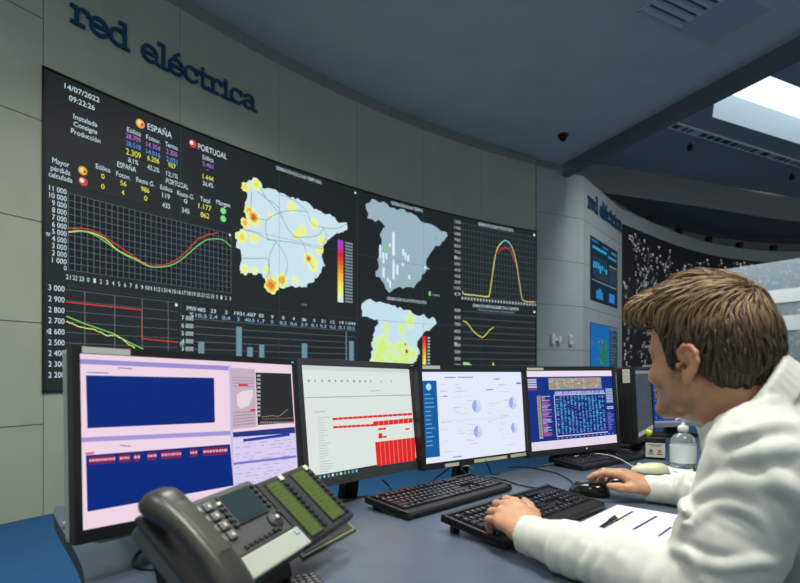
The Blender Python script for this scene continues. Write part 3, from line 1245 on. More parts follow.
for i, (x, y, r, cs) in enumerate((
        (108, 80, .11, [(1, Y2), (.75, Yc), (.35, (220, 228, 80))]), (62, 92, .08, [(1, Yc), (.6, (228, 226, 90))]),
        (96, 218, .15, [(1, Y2), (.8, Yc), (.55, Oc), (.32, Rc)]), (78, 190, .10, [(1, Yc), (.5, Oc)]), (62, 242, .09, [(1, Yc), (.5, Oc)]),
        (48, 300, .12, [(1, Y2), (.8, Yc), (.4, (232, 216, 80))]), (100, 305, .10, [(1, Y2), (.7, Yc)]), (255, 175, .12, [(1, Y2), (.6, Yc)]),
        (170, 210, .07, [(1, Y2), (.6, Yc)]), (300, 275, .12, [(1, Y2), (.7, Yc)]), (275, 292, .08, [(1, Yc)]), (348, 245, .11, [(1, Y2), (.7, Yc)]),
        (380, 312, .10, [(1, Y2), (.75, Yc)]), (372, 355, .10, [(1, Y2), (.7, Yc)]), (326, 390, .13, [(1, Y2), (.8, Yc), (.5, Oc), (.28, Rc)]),
        (345, 425, .11, [(1, Y2), (.6, Yc)]), (350, 400, .09, [(1, Y2), (.6, Yc)]), (170, 500, .15, [(1, Yc), (.7, Oc), (.4, (226, 120, 44))]),
        (215, 478, .14, [(1, Y2), (.8, Yc), (.5, Oc)]), (150, 438, .08, [(1, Y2), (.6, Yc)]), (60, 436, .09, [(1, Y2), (.6, Yc)]),
        (270, 482, .10, [(1, Y2)]), (100, 437, .08, [(1, Y2)]))):
    px, py = Z1((x, y))
    blob(d, px, py, r * .62, cs, 2, i)
LN = (110, 132, 142)
for ln in ([(125, 95), (150, 140), (175, 155), (197, 175), (215, 215), (235, 260), (270, 300), (300, 320), (320, 380), (345, 430)],
           [(150, 310), (190, 315), (240, 320), (300, 330), (385, 350)], [(60, 270), (110, 285), (150, 305), (190, 318)],
           [(50, 388), (100, 390), (155, 392), (160, 440), (150, 470)], [(190, 320), (165, 370), (160, 430), (170, 480)],
           [(190, 320), (225, 370), (238, 420), (225, 470), (215, 500)], [(150, 230), (146, 270), (155, 305)], [(150, 230), (190, 205), (250, 190), (320, 195)],
           [(320, 195), (340, 245), (385, 260), (440, 265), (485, 245)], [(385, 260), (400, 290), (385, 330)], [(215, 220), (160, 150), (110, 110)],
           [(320, 195), (270, 150), (200, 120)], [(260, 300), (330, 300), (370, 290), (385, 265)], [(90, 110), (85, 170), (95, 215), (150, 230)]):
    q = smooth([Z1(p) for p in ln], 4)
    d.line(q, .006, LN, 7)
bars = [(150, 70, 205), (178, 60, 190), (205, 50, 120), (214, 44, 60), (222, 62, 40), (228, 92, 40), (232, 120, 44), (238, 150, 50), (240, 178, 60),
        (242, 200, 70), (240, 220, 84), (238, 236, 100), (232, 244, 140), (226, 242, 190), (214, 236, 236)]
a0, zt = WALL.pix(337.5, 239.5)
a1, _ = WALL.pix(343, 240)
_, zb_ = WALL.pix(337.5, 302)
for k, c in enumerate(bars):
    d.mrect(a0, zt + (zb_ - zt) * (k + 1) / 15, a1, zt + (zb_ - zt) * k / 15, c, 2)
for k in range(20):
    z = zt + (zb_ - zt) * (k + .5) / 20
    d.mrect(a1 + .03, z - .011, a1 + .15, z + .011, (120, 140, 152), 2)
d.text('GENERACIÓN EÓLICA EN TIEMPO REAL', 275.8, 169.3, 321.5, 3.4, T_W, 3, bold=0)
d.text('0 MW', 301, 305.5, 307, 2, (150, 165, 170), 3)
d.dot((355, 193), 0.014, WHITE, 4)
d.build('wind_generation_map', vw)

# thermal map
d = Draw(WALL, base=0.003)
Z2p = lambda p: (355 + p[0] / 5.3, 190 + p[1] / 5.3)
o2 = [(55, 75), (80, 65), (105, 52), (130, 68), (170, 75), (205, 95), (240, 100), (275, 120), (310, 130), (335, 150), (365, 175), (410, 185), (440, 205),
      (485, 225), (490, 245), (460, 275), (425, 295), (410, 320), (390, 350), (375, 385), (378, 405), (395, 420), (370, 440), (350, 475), (325, 495),
      (310, 520), (270, 515), (235, 512), (205, 525), (180, 545), (160, 520), (140, 480), (110, 460), (108, 435), (125, 415), (118, 370), (128, 345),
      (125, 310), (140, 280), (140, 220), (160, 195), (140, 170), (90, 155), (65, 150), (70, 125), (58, 100)]
d.poly(jag([WALL.pix(*Z2p(p)) for p in o2], .03, .045, 2), (152, 178, 192), 1, False)
for x0, y0, x1, y1 in ((128, 290, 137, 365), (144, 330, 155, 390), (160, 335, 170, 370), (179, 283, 189, 302), (196, 222, 210, 350), (197, 368, 209, 475),
                       (217, 395, 229, 450), (144, 408, 156, 465), (249, 312, 260, 350), (262, 330, 271, 370), (275, 345, 286, 380), (281, 450, 292, 485),
                       (180, 480, 190, 520), (246, 385, 258, 405), (366, 402, 376, 420), (168, 465, 178, 490)):
    p0, p1 = Z2p((x0, y0)), Z2p((x1, y1))
    d.rect(p0[0], p0[1], p1[0], p1[1], (222, 236, 242), 3)
for x, y, r in ((163, 316, .05), (288, 490, .045), (425, 255, .04)):
    px, py = Z2p((x, y))
    d.dot((px, py), r, (138, 190, 160) if x < 400 else (140, 176, 180), 4)
px, py = Z2p((395, 550))
d.rect(px - 1, py - 2.4, px + 1, py + 2, (120, 220, 110), 3)
d.text('Leyenda', px + 3, py + 2, px + 10, 2.4, (160, 178, 186), 3)
d.text('GENERACIÓN SOLAR TÉRMICA', 391, 204.3, 422.5, 3.2, T_W, 3, bold=0)
d.build('solar_thermal_map', vw)

# photovoltaic map
d = Draw(WALL, base=0.003)
Z3 = lambda p: (355 + p[0] / 6.86, 285 + p[1] / 6.86)
o3 = [(45, 130), (75, 105), (100, 95), (125, 110), (185, 118), (250, 140), (310, 150), (355, 170), (395, 195), (425, 210), (470, 200), (490, 225), (550, 235),
      (558, 265), (525, 295), (470, 325), (440, 370), (425, 420), (445, 470), (420, 490), (405, 530), (380, 560), (330, 590), (250, 600), (205, 640),
      (170, 600), (100, 545), (115, 495), (108, 460), (125, 440), (110, 395), (130, 370), (135, 290), (160, 265), (155, 235), (110, 230), (75, 215), (45, 215),
      (50, 185), (42, 160)]
d.poly(jag([WALL.pix(*Z3(p)) for p in o3], .028, .045, 3), (196, 224, 236), 1, False)
g = random.Random(9)
G1, G2 = (210, 236, 190), (210, 240, 130)
for i, (x, y, r) in enumerate(((375, 245, .20), (190, 400, .22), (165, 440, .22), (200, 440, .2), (150, 490, .2), (300, 430, .2), (330, 410, .17), (360, 470, .2),
                               (330, 500, .22), (240, 490, .18), (400, 480, .16), (215, 290, .12), (320, 310, .14), (180, 520, .2), (280, 530, .2), (240, 430, .13),
                               (350, 530, .18), (140, 385, .1), (210, 350, .1))):
    px, py = Z3((x, y))
    blob(d, px, py, r * .62, [(1, G1), (.5, G2)], 2, i + 40, .8)
px, py = Z3((352, 455))
d.dot((px, py), .028, (200, 60, 40), 6)
px, py = Z3((345, 408))
d.dot((px, py), .016, (90, 110, 60), 6)
a0, zt = WALL.pix(422.4, 336)
a1, _ = WALL.pix(425.8, 336)
zb_ = WALL.pix(422.4, 368)[1]
cs = bars[3:13]
for k, c in enumerate(cs):
    d.mrect(a0, zt + (zb_ - zt) * (k + 1) / 10, a1, zt + (zb_ - zt) * k / 10, c, 2)
    z = zt + (zb_ - zt) * (k + .5) / 10
    d.mrect(a1 + .03, z - .012, a1 + .07, z + .012, (180, 192, 198), 2)
d.text('GENERACIÓN SOLAR FOTOVOLTAICA', 387, 299.7, 426.5, 3.0, T_W, 3, bold=0)
d.build('photovoltaic_map', vw)

# solar curve chart
d = Draw(WALL, base=0.003)
aL, zT = WALL.pix(462.3, 223)
aR, _ = WALL.pix(535.4, 236.6)
_, zB = WALL.pix(462.3, 294.7)
G2c = (70, 80, 85)
d.mrect(aL, zB, aR, zT, (28, 34, 38), 0)
for k in range(13):
    z = zT + (zB - zT) * k / 12
    d.mrect(aL, z - .004, aR, z + .004, G2c, 1)
    d.text('%d00' % (12 - k) if k < 12 else '0', aL - .16, z - .022, aL - .04, .044, (176, 190, 198), 2, pix=False)
for k in range(26):
    a = aL + (aR - aL) * k / 25
    d.mrect(a - .004, zB, a + .004, zT, G2c, 1)
    d.mrect(a - .015, zB - .07, a + .015, zB - .03, (170, 184, 192), 2)
cv = [(462.5, 291), (463, 293.5), (465, 294.3), (475, 295.3), (487, 296.6), (489.3, 294), (491.5, 280), (494, 262), (497, 249), (501, 243), (504, 240.8), (507.5, 241.5),
      (511, 246), (514, 254), (517, 268), (520, 288), (523, 300.3), (535, 302)]
d.line(smooth(cv[:10], 4), .016, (222, 216, 120), 4)
d.line(smooth(cv[9:15], 4), .016, (130, 204, 190), 4)
d.line(smooth(cv[12:], 4), .016, (214, 190, 120), 5)
d.line([(495.5, 254), (497, 251), (498, 253), (499.3, 249.5), (500.5, 251), (502, 248), (503.5, 249.6), (505, 246.5), (506.5, 249), (508.5, 248), (511, 252), (513, 257), (514.6, 263)],
       .014, (190, 60, 76), 5)
d.text('GENERACIÓN SOLAR FOTOVOLTAICA', 478, 225.2, 513, 3, T_W, 3, bold=0)
d.text('MW', 454.2, 259, 457, 3.4, T_W, 3)
d.dot((534, 235), 0.02, WHITE, 4)
d.build('solar_curve_chart', vw)

# remaining demand chart
d = Draw(WALL, base=0.003)
zs = [WALL.pix(462.3, y)[1] for y in (310.8, 317.8, 324.6, 331.6, 338.4, 345.2, 352, 358.8, 365.4)]
for z in zs:
    d.mrect(aL, z - .004, aR, z + .004, (86, 96, 100), 1)
    d.text('%d000' % (9 - zs.index(z)), aL - .16, z - .022, aL - .04, .046, (186, 198, 206), 2, pix=False)
d.line(smooth([(462.8, 321), (467, 323), (473, 331), (480, 336.5), (483, 337), (487, 333), (490, 329.5), (493.5, 327.5)], 4), .016, (206, 204, 96), 4)
aa = WALL.pix(463, 360)[0]
d.poly([(aa, zs[-1] - .05), (aa, zs[-1] + .05), (aa + .1, zs[-1] + .045), (aa + .18, zs[-1]), (aa + .24, zs[-1] - .05)], (150, 214, 160), 3, False)
a2 = WALL.pix(493, 360)[0]
d.poly([(a2 - .04, zs[-1] - .05), (a2, zs[-1] + .06), (a2 + .04, zs[-1] - .05)], (222, 214, 110), 3, False)
d.text('GENERACIÓN RENOVABLE RESPECTO A LA DEMANDA', 472.5, 306.8, 518.5, 3.0, T_W, 3, bold=0)
d.text('Con autoconsumo estimado - datos provisionales', 478, 310.6, 514, 2.0, (150, 170, 182), 3)
d.text('MW', 454.2, 346, 457, 4, T_W, 3)
d.dot((534.2, 312), 0.02, WHITE, 4)
d.build('renewable_share_chart', vw)

# hairline seams between the panels
d = Draw(WALL, base=0.003)
for i in range(1, 6):
    d.mrect(i * SEG - .0016, Z_BOT, i * SEG + .0016, Z_TOP, (66, 84, 92), 12)
for j in (1, 2):
    d.mrect(0, Z_BOT + j * ROWH - .0014, 6 * SEG, Z_BOT + j * ROWH + .0014, (58, 72, 78), 12)
d.build('panel_seam', vw)

# ================================================================== THE CONSOLE
DZ = 0.73
m_desk = mat('desk_laminate_blue_grey', (77, 89, 104), 0.38, noise=0.03, nscale=18, bump=0.05, bscale=900)
m_edge = mat('desk_edge_band', (40, 44, 52), 0.5)
m_panel = mat('desk_panel_grey', (88, 98, 112), 0.55)
back = spline([(-0.30, 0.42, 0), (-0.44, 0.74, 0), (-0.535, 0.905, 0), (-0.63, 1.04, 0), (-0.90, 1.385, 0), (-0.84, 1.42, 0), (-0.50, 1.42, 0), (-0.15, 1.505, 0), (0.14, 1.71, 0), (0.41, 1.925, 0),
               (0.60, 2.10, 0), (0.95, 2.45, 0), (1.5, 2.85, 0), (2.3, 3.05, 0)], 6)
front = spline([(2.3, 2.15, 0), (1.65, 1.95, 0), (1.15, 1.60, 0), (0.84, 1.26, 0), (0.62, 1.0, 0), (0.52, 0.80, 0), (0.50, 0.45, 0)], 6)
outline = [(p.x, p.y) for p in back] + [(p.x, p.y) for p in front]


def prism(mb, pts, z0, z1, m, m_side=None):
    bm = bmesh.new()
    lo = [bm.verts.new((x, y, z0)) for x, y in pts]
    hi = [bm.verts.new((x, y, z1)) for x, y in pts]
    t = bm.faces.new(hi)
    b_ = bm.faces.new(lo[::-1])
    bmesh.ops.triangulate(bm, faces=[t, b_])
    mb.add_bm(bm, m)
    n = len(pts)
    vs = [(x, y, z0) for x, y in pts] + [(x, y, z1) for x, y in pts]
    mb.add(vs, [(i, (i + 1) % n, n + (i + 1) % n, n + i) for i in range(n)], m_side or m)


desk = thing('control_desk', 'long curved blue-grey control desk carrying the row of monitors', 'desk', Matrix.Translation((0.3, 1.2, 0)))
di = desk.matrix_world.inverted()
mb = MB()
prism(mb, outline, DZ - 0.032, DZ, m_desk, m_edge)
mb.build('worktop', desk, di, fix=False)
for pts in ([(-0.52, 0.93), (-0.49, 0.91), (-0.40, 1.22), (-0.43, 1.24)], [(0.24, 1.66), (0.26, 1.64), (0.62, 1.25), (0.60, 1.23)],
            [(1.25, 2.55), (1.27, 2.53), (1.6, 2.05), (1.58, 2.03)], [(-0.2, 0.5), (0.4, 0.5), (0.4, 0.53), (-0.2, 0.53)]):
    mb = MB()
    prism(mb, pts, 0.0, DZ - 0.03, m_panel)
    mb.build('support_panel', desk, di)

# ------------------------------------------------------------------ monitors
m_bez = mat('monitor_bezel_black', (30, 32, 34), 0.4)
m_bezg = mat('monitor_bezel_grey', (62, 65, 66), 0.45)
m_silver = mat('monitor_case_silver', (150, 156, 154), 0.4)
m_case = mat('monitor_case_black', (22, 23, 25), 0.55)
m_label = mat('paper_label', (206, 206, 196), 0.7)
m_labely = mat('paper_label_cream', (206, 206, 170), 0.7)


def monitor(p, w, h, label, paint, front=None, side=None, bez=(0.016, 0.016, 0.020), stand=(0.0, 0.08), k=1.0, group=None, led=None, depth=0.045,
            labels=(), base=True, stand_back=0.09, foot_m=None, clamp=False):
    x, y, z, yaw, tilt, roll = p
    r = Vector((math.sin(yaw), math.cos(yaw), 0))
    n = Vector((math.cos(yaw), -math.sin(yaw), 0))
    up = Vector((0, 0, 1)) * math.cos(tilt) - n * math.sin(tilt)
    nn = n * math.cos(tilt) + Vector((0, 0, 1)) * math.sin(tilt)
    c, s = math.cos(roll), math.sin(roll)
    r2, u2 = r * c + up * s, up * c - r * s
    C = Vector((x, y, z + CAMZ))
    M = frame(C, r2, u2, nn)
    foot = C - n * stand_back
    root = thing('monitor', label, 'monitor', Matrix.Translation((foot.x, foot.y, DZ)), group)
    ri = root.matrix_world.inverted()
    L = ri @ M
    front, side = front or m_bez, side or m_case
    bs, bt, bb = bez
    W, Ht, Hb = w / 2 + bs, h / 2 + bt, h / 2 + bb
    mb = MB()
    for (cx, cy, sx, sy) in ((0, h / 2 + bt / 2, 2 * W, bt), (0, -h / 2 - bb / 2, 2 * W, bb), (-w / 2 - bs / 2, 0, bs, h), (w / 2 + bs / 2, 0, bs, h)):
        mb.box((cx, cy, -0.006), (sx, sy, 0.022), front)
    mb.build('bezel', root, L)
    mb = MB()
    mb.box((0, (bt - bb) / 2, -depth / 2 - 0.014), (2 * W - .002, h + bt + bb - .002, depth - 0.006), side, bevel=0.008)
    mb.box((0, -0.01, -depth - 0.012), (w * 0.6, h * 0.55, 0.03), side, bevel=0.012)
    mb.build('case', root, L)
    surf = PlaneSurf(M)
    mb = MB()
    mb.box((0, 0, -0.008), (w + .002, h + .002, 0.014), mat('screen_glass_dark', (26, 28, 30), 0.35, spec=0.3))
    scr = mb.build('screen', root, L)
    if paint:
        d = Draw(surf, base=-0.0006, step=0.00025)
        d.w, d.h = w, h
        paint(d)
        d.build('screen_picture', scr, k, inv=M.inverted())
    for (u0, v0, u1, v1, m) in labels:
        mb = MB()
        mb.box(((u0 + u1) / 2, (v0 + v1) / 2, 0.0056), (abs(u1 - u0), abs(v1 - v0), 0.0006), m)
        mb.build('sticker', root, L)
    if led:
        mb = MB()
        mb.box((led[0], led[1], 0.0055), (0.006, 0.005, 0.0015), glow(led[2]), bevel=0.0006)
        mb.build('power_light', root, L)
    if base:
        mb = MB()
        a = C - nn * (depth + 0.01) - u2 * 0.03
        b_ = Vector((foot.x, foot.y, DZ - 0.075 if clamp else DZ + 0.012))
        mb.box((0, 0, 0), (0.058 if clamp else 0.085, (a - b_).length, 0.03), m_case,
               ri @ frame((a + b_) / 2, r, (a - b_).normalized(), r.cross((a - b_).normalized())), bevel=0.006)
        mb.build('stand_neck', root)
        mb = MB()
        Rz = Matrix.Rotation(math.atan2(r.y, r.x), 4, 'Z')
        if clamp:                                   # bracket that hooks under the worktop's rear edge
            mb.box((0, -0.06, -0.052), (0.07, 0.16, 0.014), m_case, Rz, bevel=0.003)
            mb.box((0, 0, -0.06), (0.07, 0.04, 0.05), m_case, Rz, bevel=0.004)
        else:
            mb.box((0, 0, 0.007), (0.24, 0.19, 0.014), foot_m or m_case, Rz, bevel=0.006)
        mb.build('stand_clamp' if clamp else 'stand_base', root)
    return root, M


PINK, LIL, NAVY = (238, 212, 228), (150, 142, 206), (2, 40, 124)


def scr1(d):
    hw, hh = d.w / 2, d.h / 2
    d.mrect(-hw, -hh, hw, hh, PINK, 0)
    P = lambda x, y: (60 + x / 2.776, 335 + y / 2.776)
    # two windows with deep blue panes on the left
    d.poly([P(52, 66), P(468, 86), P(468, 98), P(52, 80)], LIL, 1)
    d.poly([P(72, 112), P(428, 119), P(430, 243), P(76, 259)], NAVY, 2)
    d.poly([P(54, 285), P(474, 266), P(474, 278), P(54, 298)], (160, 150, 214), 1)
    d.poly([P(72, 334), P(472, 303), P(482, 418), P(76, 491)], NAVY, 2)
    g = random.Random(11)
    for u0, u1 in ((.02, .2), (.23, .31), (.33, .37), (.425, .485), (.52, .66), (.72, .77), (.81, .98)):
        y0 = lambda u: 334 - 31 * u
        x0 = lambda u: 72 + 400 * u
        d.poly([P(x0(u0), y0(u0) + 6), P(x0(u1), y0(u1) + 6), P(x0(u1), y0(u1) + 27), P(x0(u0), y0(u0) + 27)], (120, 30, 84), 3)
        u = u0 + .004
        while u < u1 - .01:
            du = g.uniform(.008, .02)
            d.poly([P(x0(u), y0(u) + 12), P(x0(u + du), y0(u + du) + 12), P(x0(u + du), y0(u + du) + 19), P(x0(u), y0(u) + 19)], (236, 170, 190), 4)
            u += du + .006
    for x, y, w in ((160, 90, 40), (166, 305, 30), (75, 102, 60)):
        d.poly([P(x, y), P(x + w, y + 2), P(x + w, y + 5), P(x, y + 3)], (150, 120, 150), 3)
    d.poly([P(70, 327), P(95, 324), P(95, 330), P(70, 333)], (224, 90, 110), 3)
    # divider
    d.poly([P(468, 84), P(475, 84), P(484, 415), P(478, 415)], (196, 190, 226), 1)
    # small application with a map
    d.poly([P(472, 90), P(541, 95), P(546, 255), P(479, 262)], (196, 176, 192), 2)
    d.poly([P(490, 166), P(505, 156), P(535, 152), P(536, 166), P(524, 196), P(500, 205), P(492, 196)], (232, 214, 222), 3)
    d.poly([P(496, 134), P(522, 134), P(522, 142), P(496, 142)], (214, 44, 62), 3)
    d.poly([P(528, 206), P(542, 205), P(542, 212), P(528, 213)], (214, 44, 62), 3)
    for k in range(4):
        d.poly([P(478, 116 + k * 8), P(538, 118 + k * 8), P(538, 121 + k * 8), P(478, 119 + k * 8)], (168, 150, 172), 3)
    for k in range(5):
        d.poly([P(480, 214 + k * 9), P(540, 211 + k * 8), P(540, 214 + k * 8), P(480, 217 + k * 9)], (160, 142, 164), 3)
    # dark chart
    d.poly([P(543, 104), P(641, 107), P(650, 243), P(549, 250)], (40, 42, 46), 2)
    for k in range(11):
        d.poly([P(546, 110 + k * 11), P(556, 110 + k * 11), P(557, 116 + k * 11), P(547, 116 + k * 11)], (170, 166, 172), 3)
    d.line([P(560, 228), P(590, 224), P(606, 226), P(618, 218), P(632, 206)], .0009, (180, 170, 150), 3)
    d.line([P(560, 234), P(600, 232), P(646, 230)], .0008, (196, 120, 120), 3)
    for k in range(16):
        d.poly([P(556 + k * 6, 240), P(559 + k * 6, 240), P(559 + k * 6, 246), P(556 + k * 6, 246)], (150, 150, 156), 3)
    # browser below
    d.poly([P(480, 270), P(652, 255), P(653, 272), P(481, 284)], (34, 52, 128), 2)
    d.poly([P(508, 289), P(637, 272), P(638, 280), P(509, 297)], (28, 62, 176), 3)
    d.poly([P(481, 284), P(653, 272), P(660, 360), P(560, 420), P(486, 420)], (216, 204, 238), 1)
    d.poly([P(482, 354), P(656, 334), P(656, 340), P(482, 361)], (120, 116, 206), 3)
    for r_ in range(14):
        y = 304 + r_ * 9
        x = 486
        while x < 640:
            w = g.uniform(6, 22)
            if g.random() < .6:
                yy = y - (x - 486) * .1
                d.poly([P(x, yy), P(x + w, yy - w * .1), P(x + w, yy + 2 - w * .1), P(x, yy + 2)], (170, 160, 206), 3)
            x += w + g.uniform(3, 18)


def scr2(d):
    hw, hh = d.w / 2, d.h / 2
    d.mrect(-hw, -hh, hw, hh, (222, 230, 226), 0)
    P = lambda x, y: (290 + x / 3.886, 350 + y / 3.886)
    d.mrect(-hw, hh - .012, hw, hh, (206, 214, 214), 1)
    g = random.Random(12)
    for k in range(16):
        if g.random() < .8:
            a = -hw + .02 + k * .024
            d.mrect(a, hh - .043, a + g.uniform(.003, .01), hh - .037, (150, 160, 160), 2)
    d.poly([P(58, 184), P(480, 173), P(480, 176), P(58, 187)], (150, 160, 158), 2)
    RD = (222, 40, 38)

    def row(p, q, h, n):
        d.poly([P(*p), P(*q), P(q[0], q[1] + h), P(p[0], p[1] + h)], RD, 2)
        for k in range(1, n):
            t = k / n
            x, y = p[0] + (q[0] - p[0]) * t, p[1] + (q[1] - p[1]) * t
            d.poly([P(x, y), P(x + 4, y), P(x + 4, y + h), P(x, y + h)], (238, 130, 120), 3)
    row((165, 264), (474, 244), 9, 16)
    row((168, 296), (325, 287), 9, 9)
    row((323, 278), (477, 264), 18, 8)
    row((343, 304), (373, 301), 8, 2)
    row((449, 305), (464, 303), 6, 1)
    row((344, 324), (358, 323), 20, 1)
    row((344, 335), (376, 333), 8, 2)
    d.poly([P(331, 358), P(484, 340), P(489, 429), P(338, 451)], RD, 2)
    for k in range(1, 9):
        t = k / 9
        d.poly([P(331 + 153 * t, 358 - 18 * t), P(334 + 153 * t, 358 - 18 * t), P(341 + 151 * t, 451 - 22 * t), P(338 + 151 * t, 451 - 22 * t)], (240, 110, 100), 3)
    d.poly([P(94, 240), P(136, 236), P(136, 240), P(94, 244)], (176, 186, 184), 2)
    for k in range(23):
        x0, y0 = 95 + k * .6, 262 + k * 10
        w = g.uniform(20, 52)
        d.poly([P(x0 + 10, y0), P(x0 + 10 + w, y0 - 3), P(x0 + 10 + w, y0), P(x0 + 10, y0 + 3)], (188, 198, 196), 2)
    d.poly([P(312, 158), P(350, 156), P(350, 159), P(312, 161)], (170, 180, 178), 2)
    d.mrect(-hw, -hh, hw, -hh + .013, (44, 52, 56), 2)
    for k in range(11):
        a = -hw + .02 + k * .015
        d.mrect(a, -hh + .003, a + .007, -hh + .010, g.choice([(220, 226, 226), (90, 170, 160), (120, 190, 220)]), 3)


def scr3(d):
    hw, hh = d.w / 2, d.h / 2
    d.mrect(-hw, -hh, hw, hh, (228, 233, 250), 0)
    P = lambda x, y: (415 + x / 5.557, 365 + y / 5.557)
    d.mrect(-hw, hh - .006, hw, hh, (30, 42, 66), 1)
    a0 = -hw
    d.mrect(-hw, -hh + .018, -hw + .062, hh - .034, (12, 92, 162), 2)
    d.dot((-hw + .028, hh - .054), .011, (176, 226, 240), 3, pix=False)
    g = random.Random(13)
    for k in range(13):
        b_ = hh - .08 - k * .0135
        d.mrect(-hw + .008, b_, -hw + .008 + g.uniform(.02, .045), b_ + .004, (96, 154, 206), 3)
    for (u, v, r) in ((.0, .025, .022), (.183, .03, .022), (.0, -.062, .021), (.183, -.06, .018)):
        for q, c in ((range(0, 10), (150, 176, 232)), (range(9, 15), (196, 208, 240)), (range(14, 21), (212, 220, 236))):
            pts = [(u, v)] + [(u + r * math.cos(1.6 + 2 * math.pi * j / 20), v + r * math.sin(1.6 + 2 * math.pi * j / 20)) for j in q]
            d.poly(pts, c, 3, False)
    for k in range(58):
        u = g.choice([-.16, -.10, -.05, .06, .11, .14]) + g.uniform(-.01, .01)
        v = g.uniform(-.12, .1)
        d.mrect(u, v, u + g.uniform(.01, .05), v + .0018, (196, 202, 220), 2)
    for u, v, w in ((-.14, .122, .05), (-.08, .122, .07), (.09, .115, .03), (.05, .078, .035), (-.15, .06, .02), (-.12, -.14, .04)):
        d.mrect(u, v, u + w, v + .004, (150, 160, 186), 2)
    d.mrect(hw - .03, hh - .05, hw - .005, hh - .044, (60, 150, 150), 3)
    d.mrect(-hw + .066, -.02, hw - .02, -.0185, (206, 212, 228), 2)


def scr4(d):
    hw, hh = d.w / 2, d.h / 2
    d.mrect(-hw, -hh, hw, hh, (8, 46, 132), 0)
    d.mrect(-hw, hh - .022, hw, hh, (236, 222, 236), 1)
    d.mrect(-hw, -hh, hw, -hh + .032, (228, 214, 234), 1)
    g = random.Random(14)
    d.mrect(-.125, hh - .072, .17, hh - .027, (156, 148, 138), 2)
    for k in range(90):
        u, v = g.uniform(-.12, .16), g.uniform(hh - .07, hh - .03)
        d.mrect(u, v, u + g.uniform(.004, .016), v + .004, g.choice([(196, 130, 90), (206, 190, 150), (110, 120, 130), (190, 196, 200), (120, 140, 110)]), 3)
    for k, c in enumerate(((206, 200, 226), (206, 200, 226), (196, 190, 220), (206, 200, 226), (150, 60, 140))):
        d.mrect(-hw + .006, hh - .036 - k * .009, -hw + .05, hh - .030 - k * .009, c, 2)
    d.mrect(-.098, hh - .094, .185, hh - .074, (44, 70, 160), 2)
    for k in range(34):
        u = -.095 + k * .0082
        d.mrect(u, hh - .090, u + g.uniform(.003, .007), hh - .080, (186, 192, 226), 3)
    # left lists
    d.mrect(-.19, -.105, -.172, .045 + .01, (172, 166, 140), 2)
    for k in range(30):
        v = .05 - k * .0051
        d.mrect(-.168, v, -.168 + g.uniform(.01, .05), v + .003, g.choice([(176, 170, 214), (176, 170, 214), (160, 110, 180), (190, 90, 140)]), 2)
        d.mrect(-.188, v, -.176, v + .003, (110, 104, 96), 3)
    # main table
    d.mrect(-.1, -.1, .185, .055, (12, 38, 118), 2)
    for e in ((-.102, -.102, -.098, .057), (-.102, -.104, .187, -.1), (-.102, .053, .187, .057)):
        d.mrect(*e, (196, 196, 226), 3)
    for r_ in range(29):
        v = .046 - r_ * .005
        for c in range(14):
            u = -.092 + c * .0198
            if g.random() < .86:
                d.mrect(u, v, u + g.uniform(.005, .014), v + .0032, g.choice([(54, 168, 206), (70, 190, 214), (110, 130, 210), (150, 150, 216), (40, 120, 190)]), 3)
    for k in range(26):
        v = .07 - k * .0066
        if k not in (9, 10, 13, 14):
            d.mrect(.192, v, .192 + (.04 if k < 13 else g.uniform(.012, .04)), v + .0042, (180, 186, 216) if k < 13 else (110, 100, 180), 2)
    for k in range(14):
        u = -.1 + k * .024
        d.mrect(u, -.112, u + .008, -.108, (150, 160, 210), 2)


def scr5(d):
    hw, hh = d.w / 2, d.h / 2
    d.mrect(-hw, -hh, hw, hh, (62, 70, 72), 0)
    d.mrect(-hw, -hh, hw, -hh + .02, (140, 148, 152), 1)
    d.mrect(-hw, hh - .014, hw, hh, (120, 128, 130), 1)
    g = random.Random(15)
    for k in range(14):
        d.line([(g.uniform(-.2, .2), g.uniform(-.1, .1)), (g.uniform(-.2, .2), g.uniform(-.1, .1))], .0014, (92, 102, 106), 2, False)


def scr6(d):
    hw, hh = d.w / 2, d.h / 2
    d.mrect(-hw, -hh, hw, hh, (14, 48, 128), 0)
    g = random.Random(16)
    for r_ in range(34):
        v = hh - .02 - r_ * .0078
        for c in range(18):
            u = -hw + .01 + c * .0255
            if g.random() < .8:
                d.mrect(u, v, u + g.uniform(.006, .019), v + .0042, g.choice([(70, 120, 200), (96, 140, 214), (50, 100, 190), (110, 110, 206)]), 2)
    d.mrect(-hw, -hh, hw, -hh + .012, (120, 140, 170), 1)


MON_G = 'monitors along the curved desk'
W22, H22 = 0.4736, 0.296
u = lambda px: px
mon1, M1 = monitor((-0.3936, 1.0839, -0.1247, 0.6494, 0.1249, -0.0335), W22, H22,
                   'leftmost monitor of the row, pink screen with two deep blue panes, behind the desk phone', scr1, side=m_silver, group=MON_G,
                   bez=(0.0125, 0.013, 0.022), led=(W22 / 2 - .002, H22 / 2 + .006, (70, 160, 220)), stand_back=0.30, foot_m=m_silver, depth=.032,
                   labels=((-W22 / 2 + .003, H22 / 2 + .0005, -W22 / 2 + .085, H22 / 2 + .0118, m_label),))
mon2, M2 = monitor((-0.0929, 1.5353, -0.1366, 0.6768, 0.1321, -0.022), W22, H22,
                   'monitor showing a white page with solid red bars and a red block', scr2, front=m_bezg, group=MON_G, k=0.98,
                   bez=(0.0165, 0.018, 0.020), stand_back=0.09, clamp=True, labels=((W22 / 2 - .018, H22 / 2 + .004, W22 / 2 - .002, H22 / 2 + .013, mat('paper_label_orange', (212, 164, 96), .7)),))
